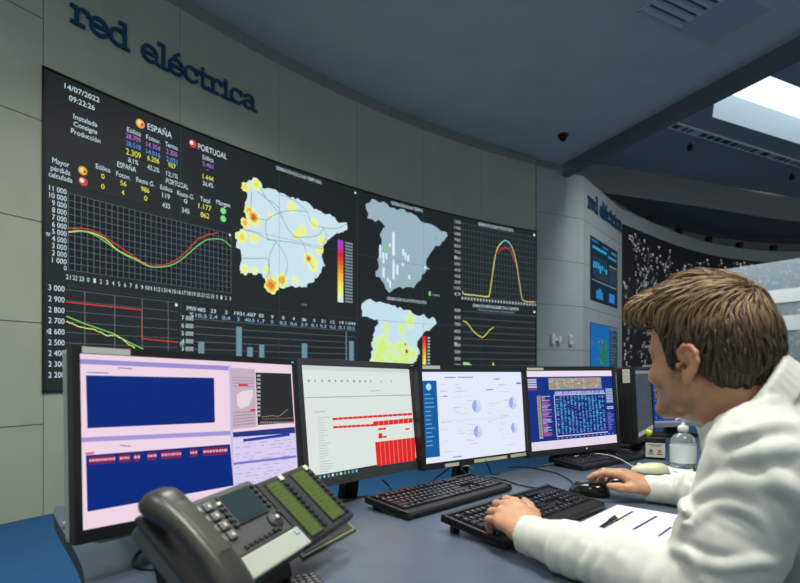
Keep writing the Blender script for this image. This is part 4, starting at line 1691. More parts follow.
mon3, M3 = monitor((0.2636, 1.8229, -0.145, 0.935, 0.0764, -0.0021), W22, H22,
                   'monitor showing a pale page with a blue side menu and pie charts', scr3, group=MON_G, bez=(0.016, 0.017, 0.020), stand_back=0.10, clamp=True,
                   led=(W22 / 2 + .004, H22 / 2 + .008, (50, 150, 190)),
                   labels=((-W22 / 2 + .002, H22 / 2 + .003, -W22 / 2 + .075, H22 / 2 + .014, m_label),
                           (-.03, -H22 / 2 - .017, .13, -H22 / 2 - .006, m_labely), (.15, -H22 / 2 - .016, W22 / 2 - .005, -H22 / 2 - .005, m_labely),
                           (-.16, -H22 / 2 - .018, -.1, -H22 / 2 - .007, m_label)))
mon4, M4 = monitor((0.6791, 2.0837, -0.1468, 1.0515, 0.0917, 0.0042), W22, H22,
                   'monitor with a dark blue table of cyan figures, above the keyboard with the white cable', scr4, group=MON_G, bez=(0.016, 0.017, 0.022), stand_back=0.10, clamp=True,
                   led=(.05, -H22 / 2 - .010, (220, 226, 230)),
                   labels=((-W22 / 2 + .002, H22 / 2 + .003, -W22 / 2 + .085, H22 / 2 + .012, m_label),))
mon5, M5 = monitor((1.16, 2.53, -0.146, math.radians(33), 0.05, 0.0), W22, H22,
                   'monitor turned almost edge-on with a dim grey screen, right of the blue table screen', scr5, group=MON_G, bez=(0.016, 0.017, 0.022), stand_back=0.09,
                   depth=0.06, labels=())
mb = MB()
L5 = mon5.matrix_world.inverted() @ M5
mb.box((-W22 / 2 - .0165, .125, -.03), (0.0012, .06, .03), m_label)
mb.build('sticker', mon5, L5)
mon6, M6 = monitor((1.545, 2.90, -0.13, math.radians(72), 0.08, 0.0), W22, H22,
                   'farther monitor with a blue table of figures, partly hidden behind the face of the man', scr6, front=m_silver, group=MON_G,
                   bez=(0.014, 0.016, 0.022), stand_back=0.09)

# ------------------------------------------------------------------ keyboards
m_key = mat('keycap_black', (26, 28, 31), 0.38)
m_kb = mat('keyboard_body_black', (30, 32, 34), 0.45)
m_legend = mat('key_legend', (150, 160, 168), 0.5)


def key_layout():
    ks = []
    u = 0.0187
    x0, y0 = 0.014, 0.030

    def put(cx, r, w=1.0, h=1.0, gap=0.0):
        ks.append((x0 + cx * u, y0 + r * u + (0.006 if r >= 5 else 0), w * u, h * u))
    for cx, w in ((0, 1.5), (1.5, 1.2), (2.7, 1.2), (3.9, 6.0), (9.9, 1.2), (11.1, 1.2), (12.3, 1.2), (13.5, 1.5)):
        put(cx, 0, w)
    for cx in range(10):
        put(2.3 + cx, 1)
    put(0, 1, 2.3)
    put(12.3, 1, 2.7)
    put(0, 2, 1.75)
    for cx in range(11):
        put(1.75 + cx, 2)
    put(12.75, 2, 2.25)
    put(0, 3, 1.5)
    for cx in range(12):
        put(1.5 + cx, 3)
    put(13.5, 3, 1.5)
    for cx in range(13):
        put(cx, 4)
    put(13, 4, 2)
    put(0, 5)
    for b_ in range(3):
        for c in range(4):
            put(2 + b_ * 4.33 + c, 5)
    for c in range(3):
        put(15.3 + c, 0)
        put(15.3 + c, 3)
        put(15.3 + c, 4)
        put(15.3 + c, 5)
    put(16.3, 1)
    for r_ in range(1, 5):
        for c in range(3):
            put(18.6 + c, r_)
    put(18.6, 0, 2)
    put(20.6, 0)
    put(21.6, 0, 1, 2)
    put(21.6, 2, 1, 2)
    put(21.6, 4)
    return ks


KEYS = key_layout()
KEYMESH = {}


def key_mesh(w, h):
    k = (round(w, 4), round(h, 4))
    if k in KEYMESH:
        return KEYMESH[k]
    mb = MB()
    a, b_, z = w / 2 - .0006, h / 2 - .0006, .008
    c, e = w / 2 - .0030, h / 2 - .0028
    vs = [(-a, -b_, 0), (a, -b_, 0), (a, b_, 0), (-a, b_, 0), (-c, -e, z), (c, -e, z), (c, e + .001, z), (-c, e + .001, z)]
    mb.add(vs, [(3, 2, 1, 0), (0, 1, 5, 4), (1, 2, 6, 5), (2, 3, 7, 6), (3, 0, 4, 7), (4, 5, 6, 7)], m_key)
    if w < .03 and h < .03:
        mb.add([(-.0035, .0004, z + .0002), (-.0008, .0004, z + .0002), (-.0008, .0044, z + .0002), (-.0035, .0044, z + .0002)], [(0, 1, 2, 3)], m_legend)
    me = bpy.data.meshes.new('key')
    me.from_pydata(mb.v, [], mb.f)
    for m in mb.mats:
        me.materials.append(m)
    me.polygons.foreach_set('material_index', mb.mi)
    KEYMESH[k] = me
    return me


def keyboard(p_fl, p_fr, label, L=0.452, D=0.158, raise_back=0.010, lip=0.026, cord=None, group='black keyboards on the desk'):
    fl_, fr_ = Vector(p_fl), Vector(p_fr)
    x = (fr_ - fl_)
    x.z = 0
    x.normalize()
    y = Vector((-x.y, x.x, 0))
    tilt = math.atan2(raise_back + .004, D)
    yt = y * math.cos(tilt) + Vector((0, 0, 1)) * math.sin(tilt)
    zt = x.cross(yt)
    root = thing('keyboard', label, 'keyboard', frame((fl_.x, fl_.y, DZ + 0.001), x, y, (0, 0, 1)), group)
    T = root.matrix_world.inverted() @ frame((fl_.x, fl_.y, DZ + 0.003), x, yt, zt)
    mb = MB()
    prof = [(0, 0.0), (0, 0.009), (0.006, 0.013), (lip, 0.015), (lip + .002, 0.012), (D - .012, 0.012), (D - .010, 0.017), (D - .002, 0.017), (D, 0.014), (D, 0)]
    vs = [(0.0, p[0], p[1]) for p in prof] + [(L, p[0], p[1]) for p in prof]
    n_ = len(prof)
    mb.add([T @ Vector(v) for v in vs], [tuple(range(n_)), tuple(range(2 * n_ - 1, n_ - 1, -1))] + [(i, (i + 1) % n_, n_ + (i + 1) % n_, n_ + i) for i in range(n_)], m_kb)
    for sx in (0.003, L - .003):
        mb.box((sx, D / 2, 0.0085), (0.006, D - .004, 0.017), m_kb, T, bevel=0.0025)
    mb.build('body', root)
    sc = (L - .016) / 0.4415
    stuffm = MB()
    order = sorted(range(len(KEYS)), key=lambda i: KEYS[i][1] * .3 - KEYS[i][2])
    for idx, i in enumerate(order):
        kx, ky, w, h = KEYS[i]
        c = Vector(((kx + w / 2) * sc, ky + h / 2 - .0187 * .5 + lip - .022, 0.0115))
        if idx < 100:
            o = bpy.data.objects.new('key', key_mesh(w * sc, h))
            COL.objects.link(o)
            o.parent = root
            o.matrix_local = T @ Matrix.Translation(c)
        else:
            stuffm.box(c + Vector((0, 0, .004)), (w * sc - .003, h - .003, .008), m_key, T)
    if stuffm.v:
        o = stuffm.build('key', root)
        o['kind'] = 'stuff'
    for sx in (0.03, L - .03):
        mb = MB()
        mb.box((sx, D - .018, 0), (0.022, 0.012, 2 * raise_back + .004), m_kb, root.matrix_world.inverted() @ frame((fl_.x, fl_.y, DZ + 0.002), x, y, (0, 0, 1)), bevel=0.002)
        mb.build('foot', root)
    if cord:
        mb = MB()
        ri = root.matrix_world.inverted()
        mb.tube([ri @ p for p in spline(cord, 8)], 0.0022, m_kb, n=8)
        mb.build('cord', root)
    return root


def dk(x, y, h=0.0):
    p = on_z(x, y, DZ + h)
    return p


kb1 = keyboard(on_z(505, 546, DZ + .01), on_z(608.7, 504.5, DZ + .01), 'black keyboard under the left hand of the man, nearest the camera', D=0.172, raise_back=0.018, lip=0.034)
kb2 = keyboard(on_z(408.5, 519.5, DZ + .004), on_z(515.4, 488.5, DZ + .004), 'black keyboard standing free in front of the white page with red bars',
               cord=[dk(490, 477.5, .008), dk(498, 478.5, .004), dk(508, 481, .003), dk(520, 485, .003), dk(536, 488, .003), dk(548, 490, .003)])
kb3 = keyboard(on_z(583, 470.3, DZ + .004), on_z(645, 458, DZ + .004), 'farthest black keyboard, below the dark blue table screen, a white cable lying across it',
               L=0.44, D=0.150)

# ------------------------------------------------------------------ computer mice
m_gloss = mat('mouse_black_gloss', (20, 21, 23), 0.22)
m_cream = mat('mouse_cream', (206, 210, 176), 0.4)


def mouse(c, yaw, label, m, L=0.118, W=0.064, H=0.036, cord=None, m2=None, group=None):
    M = Matrix.Translation((c[0], c[1], DZ + .0005)) @ Matrix.Rotation(yaw, 4, 'Z')
    root = thing('computer_mouse', label, 'mouse', M, group)
    vs, fs = [], []
    NU, NV = 26, 14
    for i in range(NV + 1):
        ph = (i / NV) * math.pi / 2
        for k in range(NU):
            a = 2 * math.pi * k / NU
            ca, sa = math.cos(a), math.sin(a)
            rx = L / 2 * abs(ca) ** 0.85 * (1 if ca > 0 else -1)
            ry = W / 2 * abs(sa) ** 0.85 * (1 if sa > 0 else -1) * (1.0 - 0.10 * math.cos(2 * a) + .0 * ca)
            f = math.cos(ph) ** 0.75
            z = H * math.sin(ph) ** 0.9 * (1 - 0.28 * (rx * f / (L / 2)))
            vs.append((rx * f, ry * f, .004 + z * .9))
    base = [(v[0] * .96, v[1] * .96, 0) for v in vs[:NU]]
    o_ = len(vs)
    vs += base
    for i in range(NV):
        for k in range(NU):
            k2 = (k + 1) % NU
            fs.append((i * NU + k, i * NU + k2, (i + 1) * NU + k2, (i + 1) * NU + k))
    for k in range(NU):
        fs.append((o_ + k, o_ + (k + 1) % NU, (k + 1) % NU, k))
    fs.append(tuple(range(o_ + NU - 1, o_ - 1, -1)))
    mb = MB()
    mb.add(vs, fs, m, True)
    mb.build('shell', root)
    mb = MB()
    R = Matrix.Translation((L * .27, 0, H * .70)) @ Matrix.Rotation(math.pi / 2, 4, 'X')
    mb.lathe([(.0, -.004), (.009, -.004), (.010, 0), (.009, .004), (0, .004)], m2 or m_kb, R, n=18)
    mb.build('scroll_wheel', root)
    mb = MB()
    q = []
    for k in range(10):
        xx = L * (.08 + .4 * k / 9)
        q.append((xx, 0, .0045 + H * .9 * (math.sqrt(max(0, 1 - (xx / (L / 2)) ** 2)) ** .9) * (1 - .28 * xx / (L / 2)) - .0012))
    mb.tube(q, .0016, m2 or m_kb, n=6)
    mb.build('button_seam', root)
    if cord:
        ri = root.matrix_world.inverted()
        mb = MB()
        mb.tube([ri @ p for p in spline(cord, 8)], 0.0021, m2 or m_kb, n=8)
        mb.build('cord', root)
    return root


c = on_z(589, 490.5, DZ + .012)
fwd = math.atan2(on_z(574, 484, DZ).y - c.y, on_z(574, 484, DZ).x - c.x)
mouse((c.x, c.y), math.radians(142), 'idle glossy black mouse on the desk beside the near keyboard', m_gloss,
      cord=[dk(576, 485.5, .012), dk(568, 479, .004), dk(556, 473, .003), dk(540, 469.5, .003), dk(524, 467, .003), dk(508, 467.5, .003)], group='black mice')
c2_ = on_z(609, 482.5, DZ + .012)
MOUSE2 = c2_
mouse((c2_.x, c2_.y), math.radians(150), 'black mouse under the right hand of the man', m_gloss, group='black mice', H=0.034)
c3_ = on_z(650, 469.5, DZ + .012)
mouse((c3_.x, c3_.y), math.radians(158), 'cream mouse with a pale cable, lying beyond the right hand', m_cream, m2=mat('cable_white', (206, 210, 204), .5), L=0.125, W=0.066, H=.034,
      cord=[dk(634, 467, .014), dk(627, 463, .012), dk(619, 458.5, .026), dk(608, 455, .032), dk(596, 453.5, .032), dk(585, 454, .03), dk(574, 456.5, .03), dk(566, 457, .012), dk(556, 455, .003)])

# ------------------------------------------------------------------ papers, pen
m_paper = mat('paper_white', (226, 229, 230), 0.8)
m_navy = mat('print_navy', (38, 56, 112), 0.8)


def paper(corners, marks, label, z=DZ + .001, th=0.0012):
    c0 = corners[0]
    root = thing('paper_sheet', label, 'paper', Matrix.Translation((c0.x, c0.y, z)))
    ri = root.matrix_world.inverted()
    mb = MB()
    prism(mb, [((ri @ p).x, (ri @ p).y) for p in corners], 0, th, m_paper)
    mb.build('sheet', root)
    mb = MB()
    for p, q, w, m in marks:
        a, b_ = ri @ p, ri @ q
        d_ = (b_ - a)
        d_.z = 0
        nn = Vector((-d_.y, d_.x, 0)).normalized() * w / 2
        vs = [a + nn, a - nn, b_ - nn, b_ + nn]
        mb.add([(v.x, v.y, th + .0002) for v in vs], [(0, 1, 2, 3)], m)
    mb.build('printing', root)
    return root


P1 = on_z(617.5, 505.5, DZ)
P2 = on_z(565, 531, DZ)
e_ = (P2 - P1).normalized()
f_ = Vector((-e_.y, e_.x, 0))
P3, P4 = P1 + f_ * .21, P2 + f_ * .21
if f_.x < 0:
    P3, P4 = P1 - f_ * .21, P2 - f_ * .21
yel = mat('marker_yellow', (236, 224, 130), .8)
paper([P1, P2, P4, P3], [(dk(633, 512.3), dk(615, 522.5), .0075, m_navy), (dk(657, 517), dk(622, 537), .0075, m_navy), (dk(671.5, 528), dk(649, 543.8), .006, m_navy),
                         (dk(627, 519), dk(620, 524), .008, yel), (dk(579, 535), dk(588, 540), .004, mat('print_black', (40, 42, 48), .8)),
                         (dk(619, 546), dk(636, 553), .004, mat('print_black', (40, 42, 48), .8))],
      'white printed sheet with navy bars under a black pen, beside the near keyboard')
pa, pb = on_z(597.5, 530, DZ + .006), on_z(616, 518, DZ + .006)
pn = thing('pen', 'black pen lying on the white sheet with navy bars', 'pen', Matrix.Translation((pa.x, pa.y, DZ + .0025)))
ri = pn.matrix_world.inverted()
d_ = (pb - pa).normalized()
pl = (pb - pa).length
m_pen = mat('pen_black', (18, 19, 22), .3)
mb = MB()
mb.tube([ri @ (pa + d_ * t * pl) for t in (0, .03, .1, .55, .58)], [.003, .0045, .005, .005, .005], m_pen)
mb.build('barrel', pn)
mb = MB()
mb.tube([ri @ (pa + d_ * t * pl) for t in (.58, .6, .95, 1.0)], [.0052, .006, .006, .004], m_pen)
mb.box((0, 0, 0), (pl * .34, .003, .002), m_pen, frame(ri @ (pa + d_ * pl * .78 + Vector((0, 0, .0075))), d_, Vector((-d_.y, d_.x, 0)), (0, 0, 1)))
mb.build('cap', pn)

paper([dk(667, 466.5), dk(664, 473.5), dk(692, 476), dk(694, 468)], [(dk(673.5, 472.3), dk(688, 474.5), .016, m_navy)],
      'small white card with a navy band beside the cream mouse')

# ------------------------------------------------------------------ bottles
c = on_z(657.5, 459.5, DZ)
bt = thing('ink_bottle', 'squat black bottle with a yellow cap and a white label behind the cream mouse', 'bottle',
           Matrix.Translation((c.x, c.y + .02, DZ + .0005)) @ Matrix.Rotation(math.radians(-24), 4, 'Z'))
mb = MB()
mb.box((0, 0, .046), (.078, .05, .092), mat('bottle_black', (26, 27, 29), .35), bevel=.012, seg=3)
mb.box((.012, 0, .096), (.05, .04, .014), mat('bottle_black', (26, 27, 29), .35), bevel=.005)
mb.build('body', bt)
mb = MB()
mb.box((0, -.0255, .038), (.072, .0015, .058), m_label, bevel=.0004)
mb.box((0, -.0265, .060), (.052, .0008, .003), mat('print_grey', (120, 124, 126), .7))
mb.box((0, -.0265, .055), (.040, .0008, .002), mat('print_grey', (120, 124, 126), .7))
mb.box((-.016, -.0268, .034), (.013, .001, .014), mat('print_green', (90, 120, 96), .7), bevel=.0004)
mb.box((.016, -.0268, .034), (.014, .001, .014), mat('print_orange', (214, 120, 80), .7), bevel=.0004)
mb.box((-.016, -.0265, .022), (.020, .0008, .003), m_pen)
mb.box((.016, -.0265, .022), (.020, .0008, .003), m_pen)
mb.build('label_sticker', bt)
mb = MB()
mb.lathe([(.013, .090), (.013, .112), (.011, .116), (0, .117)], mat('cap_yellow', (226, 222, 40), .4), Matrix.Translation((-.022, 0, 0)), n=20)
mb.build('cap', bt)

c = on_z(686, 469, DZ)
sb = thing('sanitizer_bottle', 'clear pump bottle with a white pump on the desk under the chin of the man', 'bottle',
           Matrix.Translation((c.x, c.y + .02, DZ + .0005)) @ Matrix.Rotation(math.radians(20), 4, 'Z'))
m_clear = mat('clear_plastic', (226, 234, 230), .08, trans=0.85, ior=1.3)
mb = MB()
mb.lathe([(.03, 0), (.042, .004), (.044, .012), (.044, .092), (.041, .108), (.030, .122), (.016, .130), (.014, .133), (.014, .142)], m_clear, n=36)
mb.build('body', sb)
mb = MB()
mb.lathe([(.0445, .022), (.0447, .024), (.0447, .084), (.0445, .086)], mat('sanitizer_label', (212, 220, 218), .5), n=36)
mb.build('label_sticker', sb)
mb = MB()
mb.lathe([(.017, .136), (.0185, .138), (.0185, .154), (.012, .158), (.006, .160), (.006, .178)], m_white, n=24)
mb.lathe([(.008, .176), (.0095, .178), (.0095, .188), (.007, .190), (0, .190)], m_white, n=20)
mb.tube([(0, 0, .184), (-.02, 0, .185), (-.032, 0, .182), (-.036, 0, .176)], [.005, .0045, .004, .0038], m_white)
mb.build('pump', sb)

# loose cables under the monitors
for pts, lab, m in (([dk(475, 471, .02), dk(468, 466, .05), dk(461, 468, .035), (dk(467, 474, .004)), dk(474, 478, .003)], 'pale cable hanging at the stand of the pie chart monitor', mat('cable_grey', (150, 152, 150), .5)),
                    ([dk(383, 480, .055), dk(388, 485, .02), dk(394, 492, .003), dk(404, 489, .003), dk(420, 486, .003)], 'dark cable dropping from the monitor with red bars', m_kb),
                    ([dk(450, 468, .05), dk(436, 478, .006), dk(430, 486, .003), dk(434, 492, .003)], 'thin dark cable curving down left of the pie chart monitor stand', m_kb),
                    ([dk(486, 461, .06), dk(489, 468, .02), dk(492, 474, .003), dk(500, 474, .003)], 'thin dark cable dropping right of the pie chart monitor stand', m_kb)):
    mb = MB()
    p0 = pts[-1]
    root = thing('cable', lab, 'cable', Matrix.Translation((p0.x, p0.y, DZ)), 'loose cables under the monitors')
    ri = root.matrix_world.inverted()
    mb.tube([ri @ p for p in spline(pts, 8)], 0.0024, m, n=8)
    mb.build('cord', root)

# ================================================================== DESK PHONE
pC = Vector((-0.1727, 1.0, CAMZ - 0.241))
pr, pu, pn_ = Vector((0.3836, 0.9219, 0.0535)), Vector((-0.7148, 0.2598, 0.6492)), Vector((0.5847, -0.2873, 0.7587))
PM = frame(pC, pr.normalized(), pu.normalized(), pn_.normalized())
ft = pC - Vector((0.10, 0.17, 0))
phone = thing('desk_phone', 'dark grey desk phone with handset and twin green key module before the leftmost monitor', 'telephone',
              Matrix.Translation((ft.x, ft.y, DZ)))
PL = phone.matrix_world.inverted() @ PM
m_ph = mat('phone_body_grey', (82, 86, 86), 0.45, noise=.03, nscale=60)
m_phd = mat('phone_dark_grey', (58, 60, 62), 0.45)
m_hs = mat('handset_dark_grey', (62, 64, 60), 0.33)
m_strip = mat('phone_pale_strip', (176, 184, 172), 0.5)
m_keyg = mat('phone_key_grey', (106, 109, 108), 0.4)
m_lcdo = mat('phone_display_off', (46, 62, 66), 0.25)
m_lcdg = bpy.data.materials.new('phone_lcd_green')
m_lcdg.use_nodes = True
b = m_lcdg.node_tree.nodes['Principled BSDF']
b.inputs['Base Color'].default_value = rgb(84, 100, 50)
b.inputs['Roughness'].default_value = .3
m_seg = mat('lcd_segment', (66, 82, 44), .5)

mb = MB()
mb.box((-0.202, 0.006, -0.018), (0.236, 0.158, 0.034), m_ph, PL, bevel=.008, seg=3)
mb.build('body', phone)
mb = MB()
mb.box((-0.298, 0.004, -0.001), (0.052, 0.172, 0.012), m_phd, PL, bevel=.005)
mb.build('cradle', phone)
mb = MB()
mb.box((-0.160, -0.054, 0.0012), (0.158, 0.038, 0.005), m_strip, PL, bevel=.004, seg=3)
mb.build('front_strip', phone)
mb = MB()
mb.box((-0.094, -0.045, 0.0042), (0.010, 0.009, 0.0012), mat('mark_blue', (64, 150, 206), .4), PL, bevel=.0005)
mb.box((-0.096, -0.0445, 0.005), (0.0022, 0.006, 0.0006), m_label, PL)
mb.box((-0.0925, -0.0445, 0.005), (0.0022, 0.006, 0.0006), m_label, PL)
mb.build('maker_mark', phone)
mb = MB()
mb.box((-0.160, -0.0325, 0.0), (0.150, 0.0025, 0.003), m_phd, PL)
mb.box((-0.085, 0.02, 0.0), (0.0025, 0.1, 0.003), m_phd, PL)
mb.build('trim_groove', phone)
mb = MB()
mb.box((-0.1450, 0.0435, 0.001), (0.076, 0.062, 0.004), m_phd, PL, bevel=.002)
f1 = mb.build('display', phone)
mb = MB()
mb.box((-0.1450, 0.0435, 0.0032), (0.069, 0.054, 0.0012), m_lcdo, PL)
mb.build('display_glass', f1)


def keyb(x, y, sx, sy, m, h=.006, nm='key'):
    mb = MB()
    mb.box((x, y, h / 2 - .001), (sx, sy, h), m, PL, bevel=min(sx, sy) * .18)
    return mb.build(nm, phone)


for r_ in range(4):
    for c in range(3):
        k = keyb(-0.2520 + c * .0215, .062 - r_ * .0195, .0175, .0145, m_keyg)
        mb = MB()
        mb.box((-0.2520 + c * .0215, .062 - r_ * .0195, .0053), (.0055, .006, .0005), m_label, PL)
        mb.build('digit', k)
for r_ in range(5):
    keyb(-0.0975, .068 - r_ * .0115, .009, .0055, m_phd)
for r_ in range(5):
    keyb(-0.1890, .060 - r_ * .0115, .008, .0055, m_phd if r_ else m_white)
mb = MB()
T = PL @ Matrix.Translation((-0.110, -0.006, 0))
mb.lathe([(.015, -.001), (.015, .003), (.012, .0045), (.007, .004), (.006, .006), (0, .0065)], m_phd, T, n=24)
nav = mb.build('navigator', phone)
mb = MB()
mb.box((-0.107, -0.004, .006), (.007, .007, .003), m_label, PL, bevel=.001)
mb.build('ok_key', nav)
for dx in (-.02, -.014, .018):
    keyb(-0.110 + dx, -.022 if dx < 0 else .004, .006, .006, m_phd)
for k in range(8):
    keyb(-0.2 + k * .012, -.0235, .008, .006, m_phd, .004)

# handset: a lofted grip with an ear end and a mouth end
secs = [(.100, .030, .014, .010), (.097, .034, .030, .018), (.088, .037, .036, .024), (.074, .040, .0375, .025), (.055, .045, .0355, .021), (.035, .050, .033, .018),
        (.010, .052, .0325, .0165), (-.015, .052, .0325, .0165), (-.040, .049, .0335, .019), (-.058, .044, .036, .023), (-.074, .039, .0375, .025), (-.088, .036, .036, .024),
        (-.097, .033, .030, .018), (-.101, .030, .014, .010)]
vs, fs = [], []
n_ = 24
for y, hc, rx, rz in secs:
    for k in range(n_):
        a = 2 * math.pi * k / n_
        ca, sa = math.cos(a), math.sin(a)
        vs.append(PL @ Vector((-0.304 + rx * .74 * math.copysign(abs(ca) ** .7, ca), y - .001, hc - .006 + rz * .88 * math.copysign(abs(sa) ** .7, sa))))
for i in range(len(secs) - 1):
    for k in range(n_):
        fs.append((i * n_ + k, i * n_ + (k + 1) % n_, (i + 1) * n_ + (k + 1) % n_, (i + 1) * n_ + k))
fs.append(tuple(range(n_ - 1, -1, -1)))
fs.append(tuple((len(secs) - 1) * n_ + k for k in range(n_)))
mb = MB()
mb.add(vs, fs, m_hs, True)
hs = mb.build('handset', phone)
mb = MB()
vs, fs = [], []
for i, (y, hh) in enumerate(((.058, .0655), (.045, .0675), (.01, .0695), (-.02, .0695), (-.035, .0680))):
    for x in (-.017, -.008, .008, .017):
        vs.append(PL @ Vector((-0.302 + x * .80, y, hh - .0082 + (.0012 if abs(x) < .01 else -.0008))))
for i in range(4):
    for k in range(3):
        fs.append((i * 4 + k, i * 4 + k + 1, (i + 1) * 4 + k + 1, (i + 1) * 4 + k))
mb.add(vs, fs, mat('handset_inlay', (84, 86, 79), .28), True)
mb.build('grip_inlay', hs)

# twin key module, hinged to the right of the phone
mod_M = PL
mb = MB()
mb.box((0.0005, 0.0, -0.014), (0.166, 0.146, 0.026), m_phd, PL, bevel=.006, seg=3)
module = mb.build('key_module', phone)
for (x0, x1, yb) in ((-.066, -.031, -.064), (.012, .055, -.059)):
    mb = MB()
    mb.box(((x0 + x1) / 2, (yb + .060) / 2, 0.0), (x1 - x0 + .006, .060 - yb + .006, .003), mat('module_frame', (44, 46, 48), .4), PL, bevel=.001)
    mb.box(((x0 + x1) / 2, (yb + .060) / 2, 0.0014), (x1 - x0, .060 - yb, .0012), m_lcdg, PL)
    for k in range(7):
        y = .050 - k * .0165
        w = (.012, .007, .017, .010, .020, .013, .009)[k]
        mb.box((x0 + .006 + w / 2, y, .0022), (w, .002, .0003), m_seg, PL)
        mb.box(((x0 + x1) / 2, y - .0075, .0022), (x1 - x0 - .002, .0006, .0003), m_seg, PL)
    mb.build('lcd', module)
for xk in (-.016, .069):
    for k in range(10):
        mb = MB()
        mb.box((xk, .046 - k * .0115, .0015), (.0105, .0062, .004), mat('module_key', (46, 48, 52), .4), PL, bevel=.001)
        mb.build('key', module)
    mb = MB()
    mb.box((xk - .002, .0625, .0018), (.012, .012, .003), m_label, PL, bevel=.001)
    mb.build('paper_tab', module)
mb = MB()
mb.box((-.083, .0, -.012), (.010, .13, .02), m_phd, PL, bevel=.002)
mb.build('hinge', phone)

# foot wedge and the flat plate it stands on
ri = phone.matrix_world.inverted()
mb = MB()
q = [dk(303, 560.5), dk(356, 531.5), dk(346, 521), dk(290, 546)]
prism(mb, [((ri @ p).x, (ri @ p).y) for p in q], .0005, .006, mat('foot_olive', (96, 98, 72), .5))
q = [dk(304.5, 557), dk(352, 531), dk(344, 524), dk(294, 546)]
prism(mb, [((ri @ p).x, (ri @ p).y) for p in q], .0055, .0075, m_blk)
mb.build('foot_plate', phone, fix=True)
mb = MB()
for x0, x1 in ((-.31, -.10),):
    A = [PL @ Vector((x, y, -.029)) for x, y in ((x0, -.05), (x1, -.05), (x1, .05), (x0, .05))]
    Bv = [Vector((p.x + .02, p.y - .008, .0005)) for p in A]
    cx = sum((p for p in Bv), Vector()) / 4
    Bv = [cx + (p - cx) * Vector((.95, .95, 0)).x + Vector((0, 0, 0)) for p in Bv]
    for p in Bv:
        p.z = .0008
    mb.add(A + Bv, [(0, 1, 2, 3), (7, 6, 5, 4), (0, 4, 5, 1), (1, 5, 6, 2), (2, 6, 7, 3), (3, 7, 4, 0)], m_blk)
mb.build('stand', phone)
# cord looping on the desk at the phone's left
mb = MB()
cp = [PL @ Vector((-.315, .02, -.02)), ri @ dk(158, 540, .02), ri @ dk(145, 546, .004), ri @ dk(133, 560, .003), ri @ dk(140, 568, .003), ri @ dk(160, 569, .003), ri @ dk(185, 566, .003),
      ri @ dk(200, 560, .003)]
mb.tube(spline(cp, 8), .0030, m_blk, n=10)
mb.build('cord', phone)

# small black remote on the desk at the bottom edge
pa = on_z(314, 582, DZ + .012)
rc = thing('remote_control', 'small black keypad handset with pale buttons, lying on the desk at the bottom edge', 'remote control',
           frame((pa.x, pa.y - .035, DZ + .001), (0.88, 0.47, 0), (-0.47, 0.88, 0), (0, 0, 1)))
mb = MB()
mb.box((0, -.02, .009), (.055, .15, .018), m_blk, bevel=.006, seg=3)
mb.build('body', rc)
for r_ in range(6):
    for c in range(4):
        mb = MB()
        mb.box((-.0175 + c * .0117, .046 - r_ * .012, .0185), (.0075, .006, .003), m_keyg, bevel=.0012)
        mb.build('button', rc)

